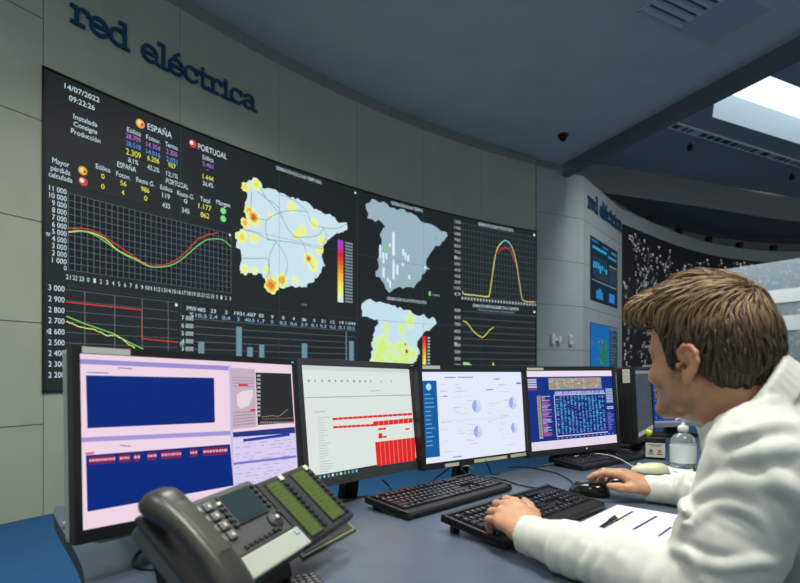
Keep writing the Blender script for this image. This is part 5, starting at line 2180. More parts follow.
# ================================================================== THE OPERATOR
class Field:
    """signed-distance grid with smooth unions, turned into one closed surface by surface nets"""

    def __init__(self, lo, hi, h):
        self.lo = np.array(lo, float)
        self.h = h
        self.n = np.ceil((np.array(hi, float) - self.lo) / h).astype(int) + 1
        self.F = np.full(self.n, 0.05, np.float32)

    def region(self, lo, hi):
        i0 = np.maximum(0, np.floor((np.array(lo) - self.lo) / self.h).astype(int))
        i1 = np.minimum(self.n, np.ceil((np.array(hi) - self.lo) / self.h).astype(int) + 1)
        if np.any(i1 <= i0):
            return None, None
        ax = [(self.lo[a] + self.h * np.arange(i0[a], i1[a])).astype(np.float32) for a in range(3)]
        return (slice(i0[0], i1[0]), slice(i0[1], i1[1]), slice(i0[2], i1[2])), np.meshgrid(*ax, indexing='ij', sparse=True)

    def put(self, fn, lo, hi, k=0.0, mode='u', margin=0.03):
        sl, g = self.region(np.array(lo) - margin - k, np.array(hi) + margin + k)
        if sl is None:
            return
        d = fn(*g).astype(np.float32)
        a = self.F[sl]
        if mode == 'u':
            if k > 0:
                hh = np.maximum(k - np.abs(a - d), 0) / k
                self.F[sl] = np.minimum(a, d) - hh * hh * k * 0.25
            else:
                self.F[sl] = np.minimum(a, d)
        elif mode == 's':
            d = -d
            if k > 0:
                hh = np.maximum(k - np.abs(a - d), 0) / k
                self.F[sl] = np.maximum(a, d) + hh * hh * k * 0.25
            else:
                self.F[sl] = np.maximum(a, d)
        elif mode == 'add':
            self.F[sl] = a + d

    def cap(self, p, q, r0, r1=None, k=0.01, mode='u'):
        p, q = np.array(p, float), np.array(q, float)
        r1 = r0 if r1 is None else r1
        v = q - p
        L2 = max(v @ v, 1e-9)

        def fn(x, y, z):
            dx, dy, dz = x - p[0], y - p[1], z - p[2]
            t = np.clip((dx * v[0] + dy * v[1] + dz * v[2]) / L2, 0, 1)
            return np.sqrt((dx - t * v[0]) ** 2 + (dy - t * v[1]) ** 2 + (dz - t * v[2]) ** 2) - (r0 + (r1 - r0) * t)
        R = max(r0, r1)
        self.put(fn, np.minimum(p, q) - R, np.maximum(p, q) + R, k, mode)

    def chain(self, pts, rs, k=0.01, mode='u'):
        for i in range(len(pts) - 1):
            self.cap(pts[i], pts[i + 1], rs[i], rs[i + 1], k, mode)

    def ell(self, c, r, axes=None, k=0.01, mode='u'):
        c, r = np.array(c, float), np.array(r, float)
        A = np.eye(3) if axes is None else np.array(axes, float)   # rows = axes

        def fn(x, y, z):
            dx, dy, dz = x - c[0], y - c[1], z - c[2]
            p = [(A[i][0] * dx + A[i][1] * dy + A[i][2] * dz) for i in range(3)]
            k0 = np.sqrt(sum((p[i] / r[i]) ** 2 for i in range(3)))
            k1 = np.sqrt(sum((p[i] / r[i] ** 2) ** 2 for i in range(3))) + 1e-9
            return k0 * (k0 - 1) / k1
        ext = np.sqrt(((A * r[:, None]) ** 2).sum(0))
        self.put(fn, c - ext, c + ext, k, mode)

    def mesh(self):
        F = self.F
        ins = F < 0
        n = F.shape
        c = ins[:-1, :-1, :-1]
        same = np.ones(c.shape, bool)
        for dx in (0, 1):
            for dy in (0, 1):
                for dz in (0, 1):
                    same &= ins[dx:n[0] - 1 + dx, dy:n[1] - 1 + dy, dz:n[2] - 1 + dz] == c
        idx = np.argwhere(~same)
        vid = np.full(c.shape, -1, np.int32)
        vid[tuple(idx.T)] = np.arange(len(idx))
        acc = np.zeros((len(idx), 3))
        cnt = np.zeros(len(idx))
        offs = [(0, 0, 0), (1, 0, 0), (0, 1, 0), (1, 1, 0), (0, 0, 1), (1, 0, 1), (0, 1, 1), (1, 1, 1)]
        val = [F[tuple((idx + o).T)].astype(float) for o in offs]
        for a in range(8):
            for b_ in range(a + 1, 8):
                if sum(abs(offs[a][i] - offs[b_][i]) for i in range(3)) != 1:
                    continue
                m = (val[a] < 0) != (val[b_] < 0)
                t = val[a][m] / (val[a][m] - val[b_][m])
                acc[m] += np.array(offs[a]) + t[:, None] * (np.array(offs[b_]) - np.array(offs[a]))
                cnt[m] += 1
        V = self.lo + self.h * (idx + acc / cnt[:, None])
        quads = []
        for ax in range(3):
            o1, o2 = [(1, 2), (2, 0), (0, 1)][ax]
            s0 = [slice(1, -1)] * 3
            s0[ax] = slice(0, n[ax] - 1)
            s1 = list(s0)
            s1[ax] = slice(1, n[ax])
            A, B = ins[tuple(s0)], ins[tuple(s1)]
            e = np.argwhere(A != B)
            base = e.copy()
            for d in range(3):
                if d != ax:
                    base[:, d] += 1
            fl = A[tuple(e.T)]
            u1, u2 = np.eye(3, dtype=int)[o1], np.eye(3, dtype=int)[o2]
            q = np.stack([vid[tuple((base - u1 - u2).T)], vid[tuple((base - u2).T)], vid[tuple(base.T)], vid[tuple((base - u1).T)]], 1)
            q[~fl] = q[~fl][:, ::-1]
            quads.append(q)
        Q = np.concatenate(quads)
        Q = Q[(Q >= 0).all(1)]
        return V, Q


def field_object(name, V, Q, mats, parent=None, mi=None, smooth=0):
    me = bpy.data.meshes.new(name)
    me.vertices.add(len(V))
    me.vertices.foreach_set('co', np.asarray(V, np.float32).ravel())
    me.loops.add(Q.size)
    me.loops.foreach_set('vertex_index', Q.ravel().astype(np.int32))
    me.polygons.add(len(Q))
    me.polygons.foreach_set('loop_start', np.arange(0, Q.size, 4, dtype=np.int32))
    me.polygons.foreach_set('use_smooth', np.ones(len(Q), bool))
    for m in mats:
        me.materials.append(m)
    if mi is not None:
        me.polygons.foreach_set('material_index', mi.astype(np.int32))
    me.update()
    me.validate()
    o = bpy.data.objects.new(name, me)
    COL.objects.link(o)
    if parent is not None:
        o.parent = parent
    return o


def relax(V, Q, it=2, lam=0.5):
    V = V.copy()
    for _ in range(it):
        s = np.zeros_like(V)
        c = np.zeros(len(V))
        for a, b_ in ((0, 1), (1, 2), (2, 3), (3, 0)):
            np.add.at(s, Q[:, a], V[Q[:, b_]])
            np.add.at(s, Q[:, b_], V[Q[:, a]])
            np.add.at(c, Q[:, a], 1)
            np.add.at(c, Q[:, b_], 1)
        V += lam * (s / np.maximum(c, 1)[:, None] - V)
    return V


def W(x, y, d):
    """room point seen at image position (x, y) at distance d in front of the eye"""
    p = EYE + ray(x, y) * d
    return np.array([p.x, p.y, p.z])


def nrm(v):
    v = np.array(v, float)
    return v / np.linalg.norm(v)


Zup = np.array([0, 0, 1.0])
# joints
L_SH = W(766, 464, .765)
L_EL = W(706, 592, .775)
L_WR = W(535, 537, 1.0)
R_SH = np.array([.71, 1.075, CAMZ - .125])
R_EL = np.array([.95, 1.30, CAMZ - .300])
R_WR = W(656, 489, 1.455)
MIDS = (L_SH + R_SH) / 2
PELV = np.array([.90, .74, .57])
SD = nrm(L_SH - R_SH)                     # towards his left
TD = nrm(MIDS - PELV)                     # up the spine
SD = nrm(SD - TD * (SD @ TD))
BF = nrm(np.cross(SD, TD))                # chest direction
if BF @ np.array([-.85, .5, 0]) < 0:
    BF = -BF
# head frame
HO = np.array([.540, .935, CAMZ + .015])
HYAW, HPITCH, HROLL = math.radians(117.5), math.radians(2), 0.0
hf = np.array([math.cos(HYAW) * math.cos(HPITCH), math.sin(HYAW) * math.cos(HPITCH), math.sin(HPITCH)])
hl = nrm(np.cross(Zup, hf))
hu = np.cross(hf, hl)
hl, hu = hl * math.cos(HROLL) + hu * math.sin(HROLL), hu * math.cos(HROLL) - hl * math.sin(HROLL)


def HP(f, l, u):
    return HO + hf * f + hl * l + hu * u


HAX = np.array([hf, hl, hu])


def hand(Fd, wrist, d, thumbside, seglen=1.0, curl=(.3, .6, .5), spread=.0, thumb=(.5, .3), curls=None, tdir=None):
    """one hand: palm, four unequal bent fingers, a thumb leaving the side of the palm"""
    d = nrm(d)
    t = nrm(np.array(thumbside) - d * (np.array(thumbside) @ d))
    dn = np.cross(d, t)
    if dn[2] > 0:
        dn = -dn                                            # palm side
    s = seglen
    kn = {'i': wrist + d * .092 * s + t * .027 * s, 'm': wrist + d * .095 * s + t * .007 * s - dn * .002, 'r': wrist + d * .089 * s - t * .012 * s,
          'p': wrist + d * .079 * s - t * .029 * s + dn * .003}
    for key, w0 in (('i', .012), ('m', .003), ('r', -.007), ('p', -.015)):
        Fd.cap(wrist + t * w0 + d * .004, kn[key], .0165 * s, .0108 * s, .012)
    Fd.cap(wrist + t * .012 + d * .035 + dn * .006, wrist - t * .014 + d * .03 + dn * .006, .0165 * s, .0165 * s, .012)
    Fd.cap(kn['i'] - d * .012 + dn * .004, kn['p'] - d * .010 + dn * .004, .0105, .0095, .008)
    lens = {'i': (.043, .025, .021), 'm': (.047, .029, .022), 'r': (.043, .027, .021), 'p': (.034, .020, .018)}
    rad = {'i': .0088, 'm': .0090, 'r': .0086, 'p': .0076}
    tips = {}
    for j, key in enumerate('imrp'):
        cu = curls[key] if curls else curl
        ang = 0
        p = kn[key]
        sp = spread * (1.5 - j) / 1.5
        dd0 = nrm(d + t * sp)
        r = rad[key] * s
        pts, rs = [p - d * .006], [r * 1.18]
        pts.append(p)
        rs.append(r * 1.15)
        for q in range(3):
            ang += cu[q]
            v = dd0 * math.cos(ang) + dn * math.sin(ang)
            p = p + v * lens[key][q] * s
            pts.append(p)
            rs.append(r * (1.04, .95, .80)[q])
        Fd.chain(pts, rs, .0035)
        tips[key] = p
        # nail: slight flat bed on the back of the tip
        vb = -dn * math.cos(ang) + dd0 * math.sin(ang)
        Fd.ell(p + vb * r * .62 - v * .004, (.0062, .0046, .0022), np.array([v, np.cross(v, vb), vb]), .0012)
    b0 = wrist + d * .022 * s + t * .022 * s + dn * .006
    td = nrm(tdir) if tdir is not None else nrm(d * math.cos(thumb[0]) + t * math.sin(thumb[0]) + dn * .25)
    td2 = nrm(td + d * thumb[1] + dn * .15)
    q1 = b0 + td * .042 * s
    q2 = q1 + td2 * .031 * s
    q3 = q2 + nrm(td2 + d * .25) * .024 * s
    Fd.chain([b0, q1, q2, q3], [.0160 * s, .0118 * s, .0105 * s, .0086 * s], .010)
    Fd.cap(b0, kn['i'] - d * .03, .013, .010, .014)
    return kn, tips


def build_body():
    B = Field((.12, .42, .44), (1.22, 1.66, 1.30), 0.003)
    # torso and pelvis
    ax = np.array([SD, TD, BF])
    L = np.linalg.norm(MIDS - PELV)
    B.ell(PELV + TD * .05, (.165, .13, .115), ax, .03)
    B.ell(PELV + TD * L * .42, (.150, .17, .105), ax, .05)
    B.ell(PELV + TD * L * .70, (.165, .15, .108), ax, .05)
    B.cap(L_SH, R_SH, .052, .052, .04)
    NB = W(757, 434, .925)                      # base of the neck
    CC = np.array([.584, .912, CAMZ - .045])    # centre of the collar
    NT = HP(-.028, 0, -.035)
    B.cap(NB - Zup * .022, L_SH, .045, .040, .04)
    B.cap(NB - Zup * .022, R_SH, .045, .040, .04)
    B.chain([NB, CC, NT], [.062, .058, .055], .025)
    B.cap(HP(.022, 0, -.068), CC + BF * .022, .034, .036, .03)      # throat
    # arms
    for sh, el, wr in ((L_SH, L_EL, L_WR), (R_SH, R_EL, R_WR)):
        B.chain([sh, sh * .4 + el * .6, el], [.054, .047, .040], .02)
        B.chain([el, el * .7 + wr * .3, el * .15 + wr * .85, wr], [.042, .044, .030, .0265], .02)
    # legs down to the thighs (the rest is inside the trousers)
    for sgn in (1, -1):
        hip = PELV + SD * .09 * sgn
        B.cap(hip, hip + np.array([-.85, .5, 0]) * .12 + Zup * -.02, .085, .075, .03)
    # ---- head
    B.ell(HP(-.006, 0, .050), (.092, .075, .082), HAX, .0)
    B.ell(HP(.030, 0, -.020), (.062, .060, .078), HAX, .025)
    B.ell(HP(.045, 0, .045), (.048, .062, .052), HAX, .02)
    for sgn in (1, -1):
        B.chain([HP(-.004, .056 * sgn, -.030), HP(.010, .053 * sgn, -.058), HP(.046, .036 * sgn, -.080), HP(.070, .010 * sgn, -.088)], [.016, .016, .015, .015], .018)
        B.ell(HP(.058, .045 * sgn, -.024), (.022, .018, .016), HAX, .016)
        B.cap(HP(.090, .014 * sgn, .022), HP(.074, .046 * sgn, .022), .0095, .0085, .010)
        B.ell(HP(.094, .031 * sgn, .003), (.016, .017, .010), HAX, .008, 's')
        B.ell(HP(.0715, .031 * sgn, .002), (.0122, .0122, .0122), HAX, .0)
        B.cap(HP(.081, .018 * sgn, .0085), HP(.077, .044 * sgn, .0065), .0048, .0042, .003)
        B.cap(HP(.079, .019 * sgn, -.0065), HP(.075, .043 * sgn, -.0045), .0042, .0038, .003)
        B.ell(HP(.096, .011 * sgn, -.037), (.010, .008, .0075), HAX, .006)
    B.cap(HP(.088, 0, .012), HP(.108, 0, -.032), .0068, .0090, .012)
    B.ell(HP(.086, 0, -.056), (.011, .022, .0065), HAX, .006)
    B.ell(HP(.084, 0, -.068), (.011, .020, .0065), HAX, .006)
    B.cap(HP(.096, .018, -.062), HP(.096, -.018, -.062), .0016, .0016, .002, 's')
    B.ell(HP(.073, 0, -.089), (.020, .022, .016), HAX, .012)
    # ---- ears: helix, antihelix, concha, tragus, lobe
    for sgn in (1, -1):
        E_ = lambda f, l, u: HP(-.014 + f * 1.22, sgn * (.0805 + l * .55), u * 1.02 - .004)
        B.ell(E_(-.004, .002, .002), (.017, .0055, .029), np.array([nrm(hf - hl * .35 * sgn), nrm(hl * sgn + hf * .35), hu]), .004)
        hel = [E_(.010, .000, .010), E_(.010, .004, .022), E_(.002, .009, .031), E_(-.010, .013, .030), E_(-.019, .016, .020), E_(-.021, .016, .006), E_(-.017, .014, -.009),
               E_(-.009, .010, -.020)]
        B.chain(hel, [.0036, .0040, .0042, .0043, .0043, .0041, .0038, .0040], .003)
        B.chain([E_(-.006, .010, .020), E_(-.011, .011, .008), E_(-.009, .009, -.006), E_(-.003, .008, -.012)], [.0034, .0036, .0034, .003], .004)
        B.ell(E_(-.004, .007, -.023), (.0085, .0048, .0098), HAX, .005)
        B.ell(E_(-.001, .016, .001), (.0100, .0085, .0125), HAX, .002, 's')
        B.ell(E_(.003, .004, -.003), (.0050, .0110, .0060), HAX, .002, 's')
        B.ell(E_(.010, .006, -.003), (.0046, .0046, .0068), HAX, .004)
    # ---- hands
    TIPS['L'] = hand(B, L_WR, W(503, 507, 1.078) - L_WR, np.array([.80, .42, .42]), 1.0, thumb=(.55, .5),
                     curls={'i': (.55, .75, .45), 'm': (.62, .80, .5), 'r': (.66, .80, .5), 'p': (.62, .75, .45)}, spread=.10)
    TIPS['R'] = hand(B, R_WR, W(619, 471, 1.50) - R_WR, np.array([-.45, -.85, -.10]), 1.0, thumb=(.55, .35),
                     curls={'i': (.32, .38, .25), 'm': (.42, .50, .35), 'r': (.52, .60, .4), 'p': (.50, .55, .4)}, spread=.16)
    V, Q = B.mesh()
    V = relax(V, Q, 2, .4)
    return V, Q


TIPS = {}
import time as _t
_t0 = _t.time()
BV, BQ = build_body()
# materials of the body: skin with stubble and lips, eyes
m_skin = bpy.data.materials.new('skin')
m_skin.use_nodes = True
nt = m_skin.node_tree
b = nt.nodes['Principled BSDF']
b.inputs['Roughness'].default_value = .48
b.inputs['Specular IOR Level'].default_value = .4
b.inputs['Subsurface Weight'].default_value = .25
b.inputs['Subsurface Radius'].default_value = (.012, .005, .003)
b.inputs['Subsurface Scale'].default_value = .5
at = nt.nodes.new('ShaderNodeAttribute')
at.attribute_name = 'stubble'
at2 = nt.nodes.new('ShaderNodeAttribute')
at2.attribute_name = 'flush'
tc = nt.nodes.new('ShaderNodeTexCoord')
nz = nt.nodes.new('ShaderNodeTexNoise')
nz.inputs['Scale'].default_value = 60
nt.links.new(tc.outputs['Object'], nz.inputs['Vector'])
rp = nt.nodes.new('ShaderNodeValToRGB')
rp.color_ramp.elements[0].color = rgb(180, 134, 102)
rp.color_ramp.elements[1].color = rgb(198, 152, 118)
nt.links.new(nz.outputs['Fac'], rp.inputs['Fac'])
mx2 = nt.nodes.new('ShaderNodeMixRGB')
mx2.inputs[2].default_value = rgb(206, 112, 92)
nt.links.new(at2.outputs['Fac'], mx2.inputs[0])
nt.links.new(rp.outputs['Color'], mx2.inputs[1])
mx = nt.nodes.new('ShaderNodeMixRGB')
mx.inputs[2].default_value = rgb(104, 80, 62)
nt.links.new(at.outputs['Fac'], mx.inputs[0])
nt.links.new(mx2.outputs['Color'], mx.inputs[1])
nt.links.new(mx.outputs['Color'], b.inputs['Base Color'])
bp = nt.nodes.new('ShaderNodeBump')
bp.inputs['Strength'].default_value = .15
bp.inputs['Distance'].default_value = .001
n3 = nt.nodes.new('ShaderNodeTexNoise')
n3.inputs['Scale'].default_value = 700
nt.links.new(tc.outputs['Object'], n3.inputs['Vector'])
nt.links.new(n3.outputs['Fac'], bp.inputs['Height'])
nt.links.new(bp.outputs['Normal'], b.inputs['Normal'])
m_eye = mat('eye_white', (226, 222, 214), .2)
m_iris = mat('eye_iris_brown', (62, 40, 26), .15)
hc = (BV - HO) @ HAX.T                                      # head coordinates of all vertices
ctr = hc[BQ].mean(1)
mi = np.zeros(len(BQ), int)
for sgn in (1, -1):
    e = ctr - np.array([.0715, .031 * sgn, .002])
    near = (np.linalg.norm(e, axis=1) < .0126) & (e[:, 0] > .004)
    mi[near] = 1
    mi[near & (np.hypot(e[:, 1], e[:, 2]) < .0055)] = 2
BC = PELV                                                   # origin of the person
person = field_object('person', BV - BC, BQ, [m_skin, m_eye, m_iris], None, mi)
person.location = BC
tag(person, 'person in a white shirt leaning over the desk, typing and holding a mouse', 'person')
f, l, u_ = hc.T
st = np.clip((-.030 - u_) / .025, 0, 1) * np.clip((f + .005) / .03, 0, 1) * np.clip((.13 - f) / .01, 0, 1) * (u_ > -.16)
side_b = np.clip((.028 - np.abs(f - .010)) / .014, 0, 1) * np.clip((.015 - u_) / .03, 0, 1) * (np.abs(l) > .045) * (u_ > -.13)
st = np.maximum(st, side_b * .9)
lips = np.exp(-((f - .093) / .014) ** 2 - (l / .022) ** 2 - ((u_ + .062) / .011) ** 2)
st = st * (1 - np.clip(lips * 1.6, 0, 1)) * .45
ear = np.clip((np.abs(l) - .078) / .006, 0, 1) * (np.abs(u_) < .05) * (np.abs(f + .012) < .04)
cheek = np.exp(-((f - .066) / .03) ** 2 - ((np.abs(l) - .044) / .02) ** 2 - ((u_ + .026) / .02) ** 2)
fl_ = np.clip(.75 * lips + .18 * ear + .22 * cheek + .35 * np.exp(-((f - .118) / .016) ** 2 - ((u_ + .034) / .02) ** 2), 0, 1)
inhead = (np.linalg.norm(hc, axis=1) < .2)
for nm_, arr in (('stubble', st * inhead), ('flush', fl_ * inhead)):
    a_ = person.data.attributes.new(nm_, 'FLOAT', 'POINT')
    a_.data.foreach_set('value', arr.astype(np.float32))
print('body', len(BV), _t.time() - _t0)
# brows: short hair strokes on the brow ridge (with the hair below)


# ---------------------------------------------------------------- hair
HL = np.array([(-.14, -.050), (-.085, -.048), (-.055, -.040), (-.034, -.020), (-.028, .020), (-.012, .034), (.000, .026), (.006, -.006), (.024, -.010), (.030, .030), (.046, .056),
               (.070, .074), (.090, .068), (.2, .062)])


def hair_sdf(P, thick=1.0):
    """P in head coordinates (N,3)"""
    def el(c, r):
        q = P - np.array(c)
        k0 = np.sqrt(((q / r) ** 2).sum(1))
        k1 = np.sqrt(((q / np.array(r) ** 2) ** 2).sum(1)) + 1e-9
        return k0 * (k0 - 1) / k1

    def smin(a, b_, k):
        h = np.maximum(k - np.abs(a - b_), 0) / k
        return np.minimum(a, b_) - h * h * k * .25
    d = el((-.002, 0, .050), (.099, .0845, .100))
    d = smin(d, el((.020, .004, .104), (.090, .070, .048)), .03)
    d = smin(d, el((.103, .012, .092), (.047, .052, .037)), .025)
    d = smin(d, el((-.046, 0, .020), (.058, .072, .078)), .03)
    hl_ = np.interp(P[:, 0], HL[:, 0], HL[:, 1])
    cut = (hl_ - P[:, 2]) * .8
    k = .012
    h = np.maximum(k - np.abs(d - cut), 0) / k
    return np.maximum(d, cut) + h * h * k * .25


def hair_grad(P):
    e = .002
    g = np.stack([hair_sdf(P + np.eye(3)[i] * e) - hair_sdf(P - np.eye(3)[i] * e) for i in range(3)], 1)
    return g / (np.linalg.norm(g, axis=1)[:, None] + 1e-9)


hF = Field((-.15, -.12, -.09), (.17, .12, .18), .003)
gx = np.meshgrid(*[hF.lo[a] + hF.h * np.arange(hF.n[a]) for a in range(3)], indexing='ij')
hF.F = hair_sdf(np.stack([g_.ravel() for g_ in gx], 1)).reshape(hF.n).astype(np.float32) + .003
HV, HQ = hF.mesh()
HV = relax(HV, HQ, 2, .4)
nlocks = 5200
pick = RNG.integers(0, len(HV), nlocks)
P0 = HV[pick] + RNG.normal(0, .001, (nlocks, 3))
CROWN = np.array([-.055, -.004, .142])
steps = 9
path = [P0]
tf = RNG.random(nlocks)
Pc = P0.copy()
jit = RNG.normal(0, .35, (nlocks, 3))
clump = RNG.normal(0, 1, (60, 3))
ccent = HV[RNG.integers(0, len(HV), 60)]
cid = np.argmin(((P0[:, None, :] - ccent[None]) ** 2).sum(2), axis=1)
jit += clump[cid] * .75
curlph = RNG.random(nlocks) * 6.28
length = np.where(P0[:, 2] > .085, .055, np.where(P0[:, 2] > .045, .040, .026)) * RNG.uniform(.7, 1.25, nlocks)
front_lock = (P0[:, 0] > .04) & (P0[:, 2] > .07)
length = np.where(front_lock, .050 * RNG.uniform(.7, 1.2, nlocks), length)
lift = RNG.uniform(-.002, .0045, nlocks) + np.abs(clump[cid, 0]) * .0022
for s_ in range(steps):
    away = Pc - CROWN
    away /= np.linalg.norm(away, axis=1)[:, None] + 1e-9
    top = np.clip((Pc[:, 2] - .075) / .05, 0, 1)[:, None]
    fwd = np.array([.95, .30, -.05])
    dwn = np.array([-.30, 0, -1.0])
    flow = away * .8 + fwd * top * 1.0 + dwn * (1 - top) * .9 + jit * .35
    flow[:, 1] += .25 * np.sin(curlph + s_ * .8)
    gn = hair_grad(Pc)
    flow -= gn * (flow * gn).sum(1)[:, None]
    flow /= np.linalg.norm(flow, axis=1)[:, None] + 1e-9
    Pc = Pc + flow * (length / steps)[:, None]
    gn = hair_grad(Pc)
    sd = hair_sdf(Pc)
    tgt = lift * math.sin(math.pi * min(1, (s_ + 1) / steps * .8))
    Pc = Pc - gn * np.clip(sd - tgt, -.006, .006)[:, None] * .8
    path.append(Pc.copy())
path = np.stack(path, 1)                                      # (n, steps+1, 3)
ns = 4
wid = RNG.uniform(.0007, .0017, nlocks)
tt = np.linspace(0, 1, steps + 1)
prof = np.clip(np.minimum(tt * 5 + .4, 1) * (1 - tt ** 2.2) + .10, .08, 1)
tang = np.gradient(path, axis=1)
tang /= np.linalg.norm(tang, axis=2)[:, :, None] + 1e-9
gnl = hair_grad(path.reshape(-1, 3)).reshape(path.shape)
side = np.cross(tang, gnl)
side /= np.linalg.norm(side, axis=2)[:, :, None] + 1e-9
rings = []
for k in range(ns):
    a = 2 * math.pi * k / ns + math.pi / 4
    rings.append(path + (side * math.cos(a) * 1.5 + gnl * math.sin(a) * .8) * (wid[:, None] * prof[None, :])[:, :, None])
rings = np.stack(rings, 2)                                    # n, steps+1, ns, 3
LV = rings.reshape(-1, 3)
S1 = steps + 1
base = (np.arange(nlocks) * S1 * ns)[:, None, None] + (np.arange(steps) * ns)[None, :, None] + np.arange(ns)[None, None, :]
nxt = (np.arange(nlocks) * S1 * ns)[:, None, None] + (np.arange(steps) * ns)[None, :, None] + ((np.arange(ns) + 1) % ns)[None, None, :]
LQ = np.stack([base, nxt, nxt + ns, base + ns], -1).reshape(-1, 4)
# eyebrows
brv, brq, brs = [], [], 0
AV = np.concatenate([HV, LV])
AQ = np.concatenate([HQ, LQ + len(HV)])
# fairer long top and dark cropped sides, with overhead light painted into the tone
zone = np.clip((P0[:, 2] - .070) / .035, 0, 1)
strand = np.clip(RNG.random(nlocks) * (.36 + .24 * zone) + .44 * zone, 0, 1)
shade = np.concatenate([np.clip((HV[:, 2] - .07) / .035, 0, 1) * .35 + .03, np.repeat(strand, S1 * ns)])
WV = HO + AV @ HAX
m_hair = bpy.data.materials.new('hair_brown')
m_hair.use_nodes = True
nt = m_hair.node_tree
b = nt.nodes['Principled BSDF']
b.inputs['Roughness'].default_value = .42
b.inputs['Specular IOR Level'].default_value = .55
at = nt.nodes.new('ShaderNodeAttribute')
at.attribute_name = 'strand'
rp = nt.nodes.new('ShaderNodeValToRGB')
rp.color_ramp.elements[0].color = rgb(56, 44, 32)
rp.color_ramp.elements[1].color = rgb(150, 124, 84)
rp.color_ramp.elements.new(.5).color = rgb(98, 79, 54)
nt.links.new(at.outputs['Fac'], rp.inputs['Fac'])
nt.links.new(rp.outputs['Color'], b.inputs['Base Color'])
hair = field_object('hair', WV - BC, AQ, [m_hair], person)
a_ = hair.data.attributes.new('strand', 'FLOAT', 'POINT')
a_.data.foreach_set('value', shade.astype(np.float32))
hair['label'] = 'short tousled brown hair swept forward'
mb = MB()
g = random.Random(8)
for sgn in (1, -1):
    for k in range(60):
        t = k / 59
        p = HP(.097 - .020 * t ** 1.5, sgn * (.012 + .036 * t), .024 + .006 * math.sin(t * 2.6))
        q = p + hl * sgn * .008 + hu * (.004 - .005 * t) + hf * (-.002 - .003 * t)
        mb.tube([Vector(p - BC), Vector((p + q) / 2 - BC + hf * .001), Vector(q - BC)], [.0008, .0007, .0002], m_hair, n=4)
mb.build('eyebrows', person)
print('hair', len(WV), _t.time() - _t0)


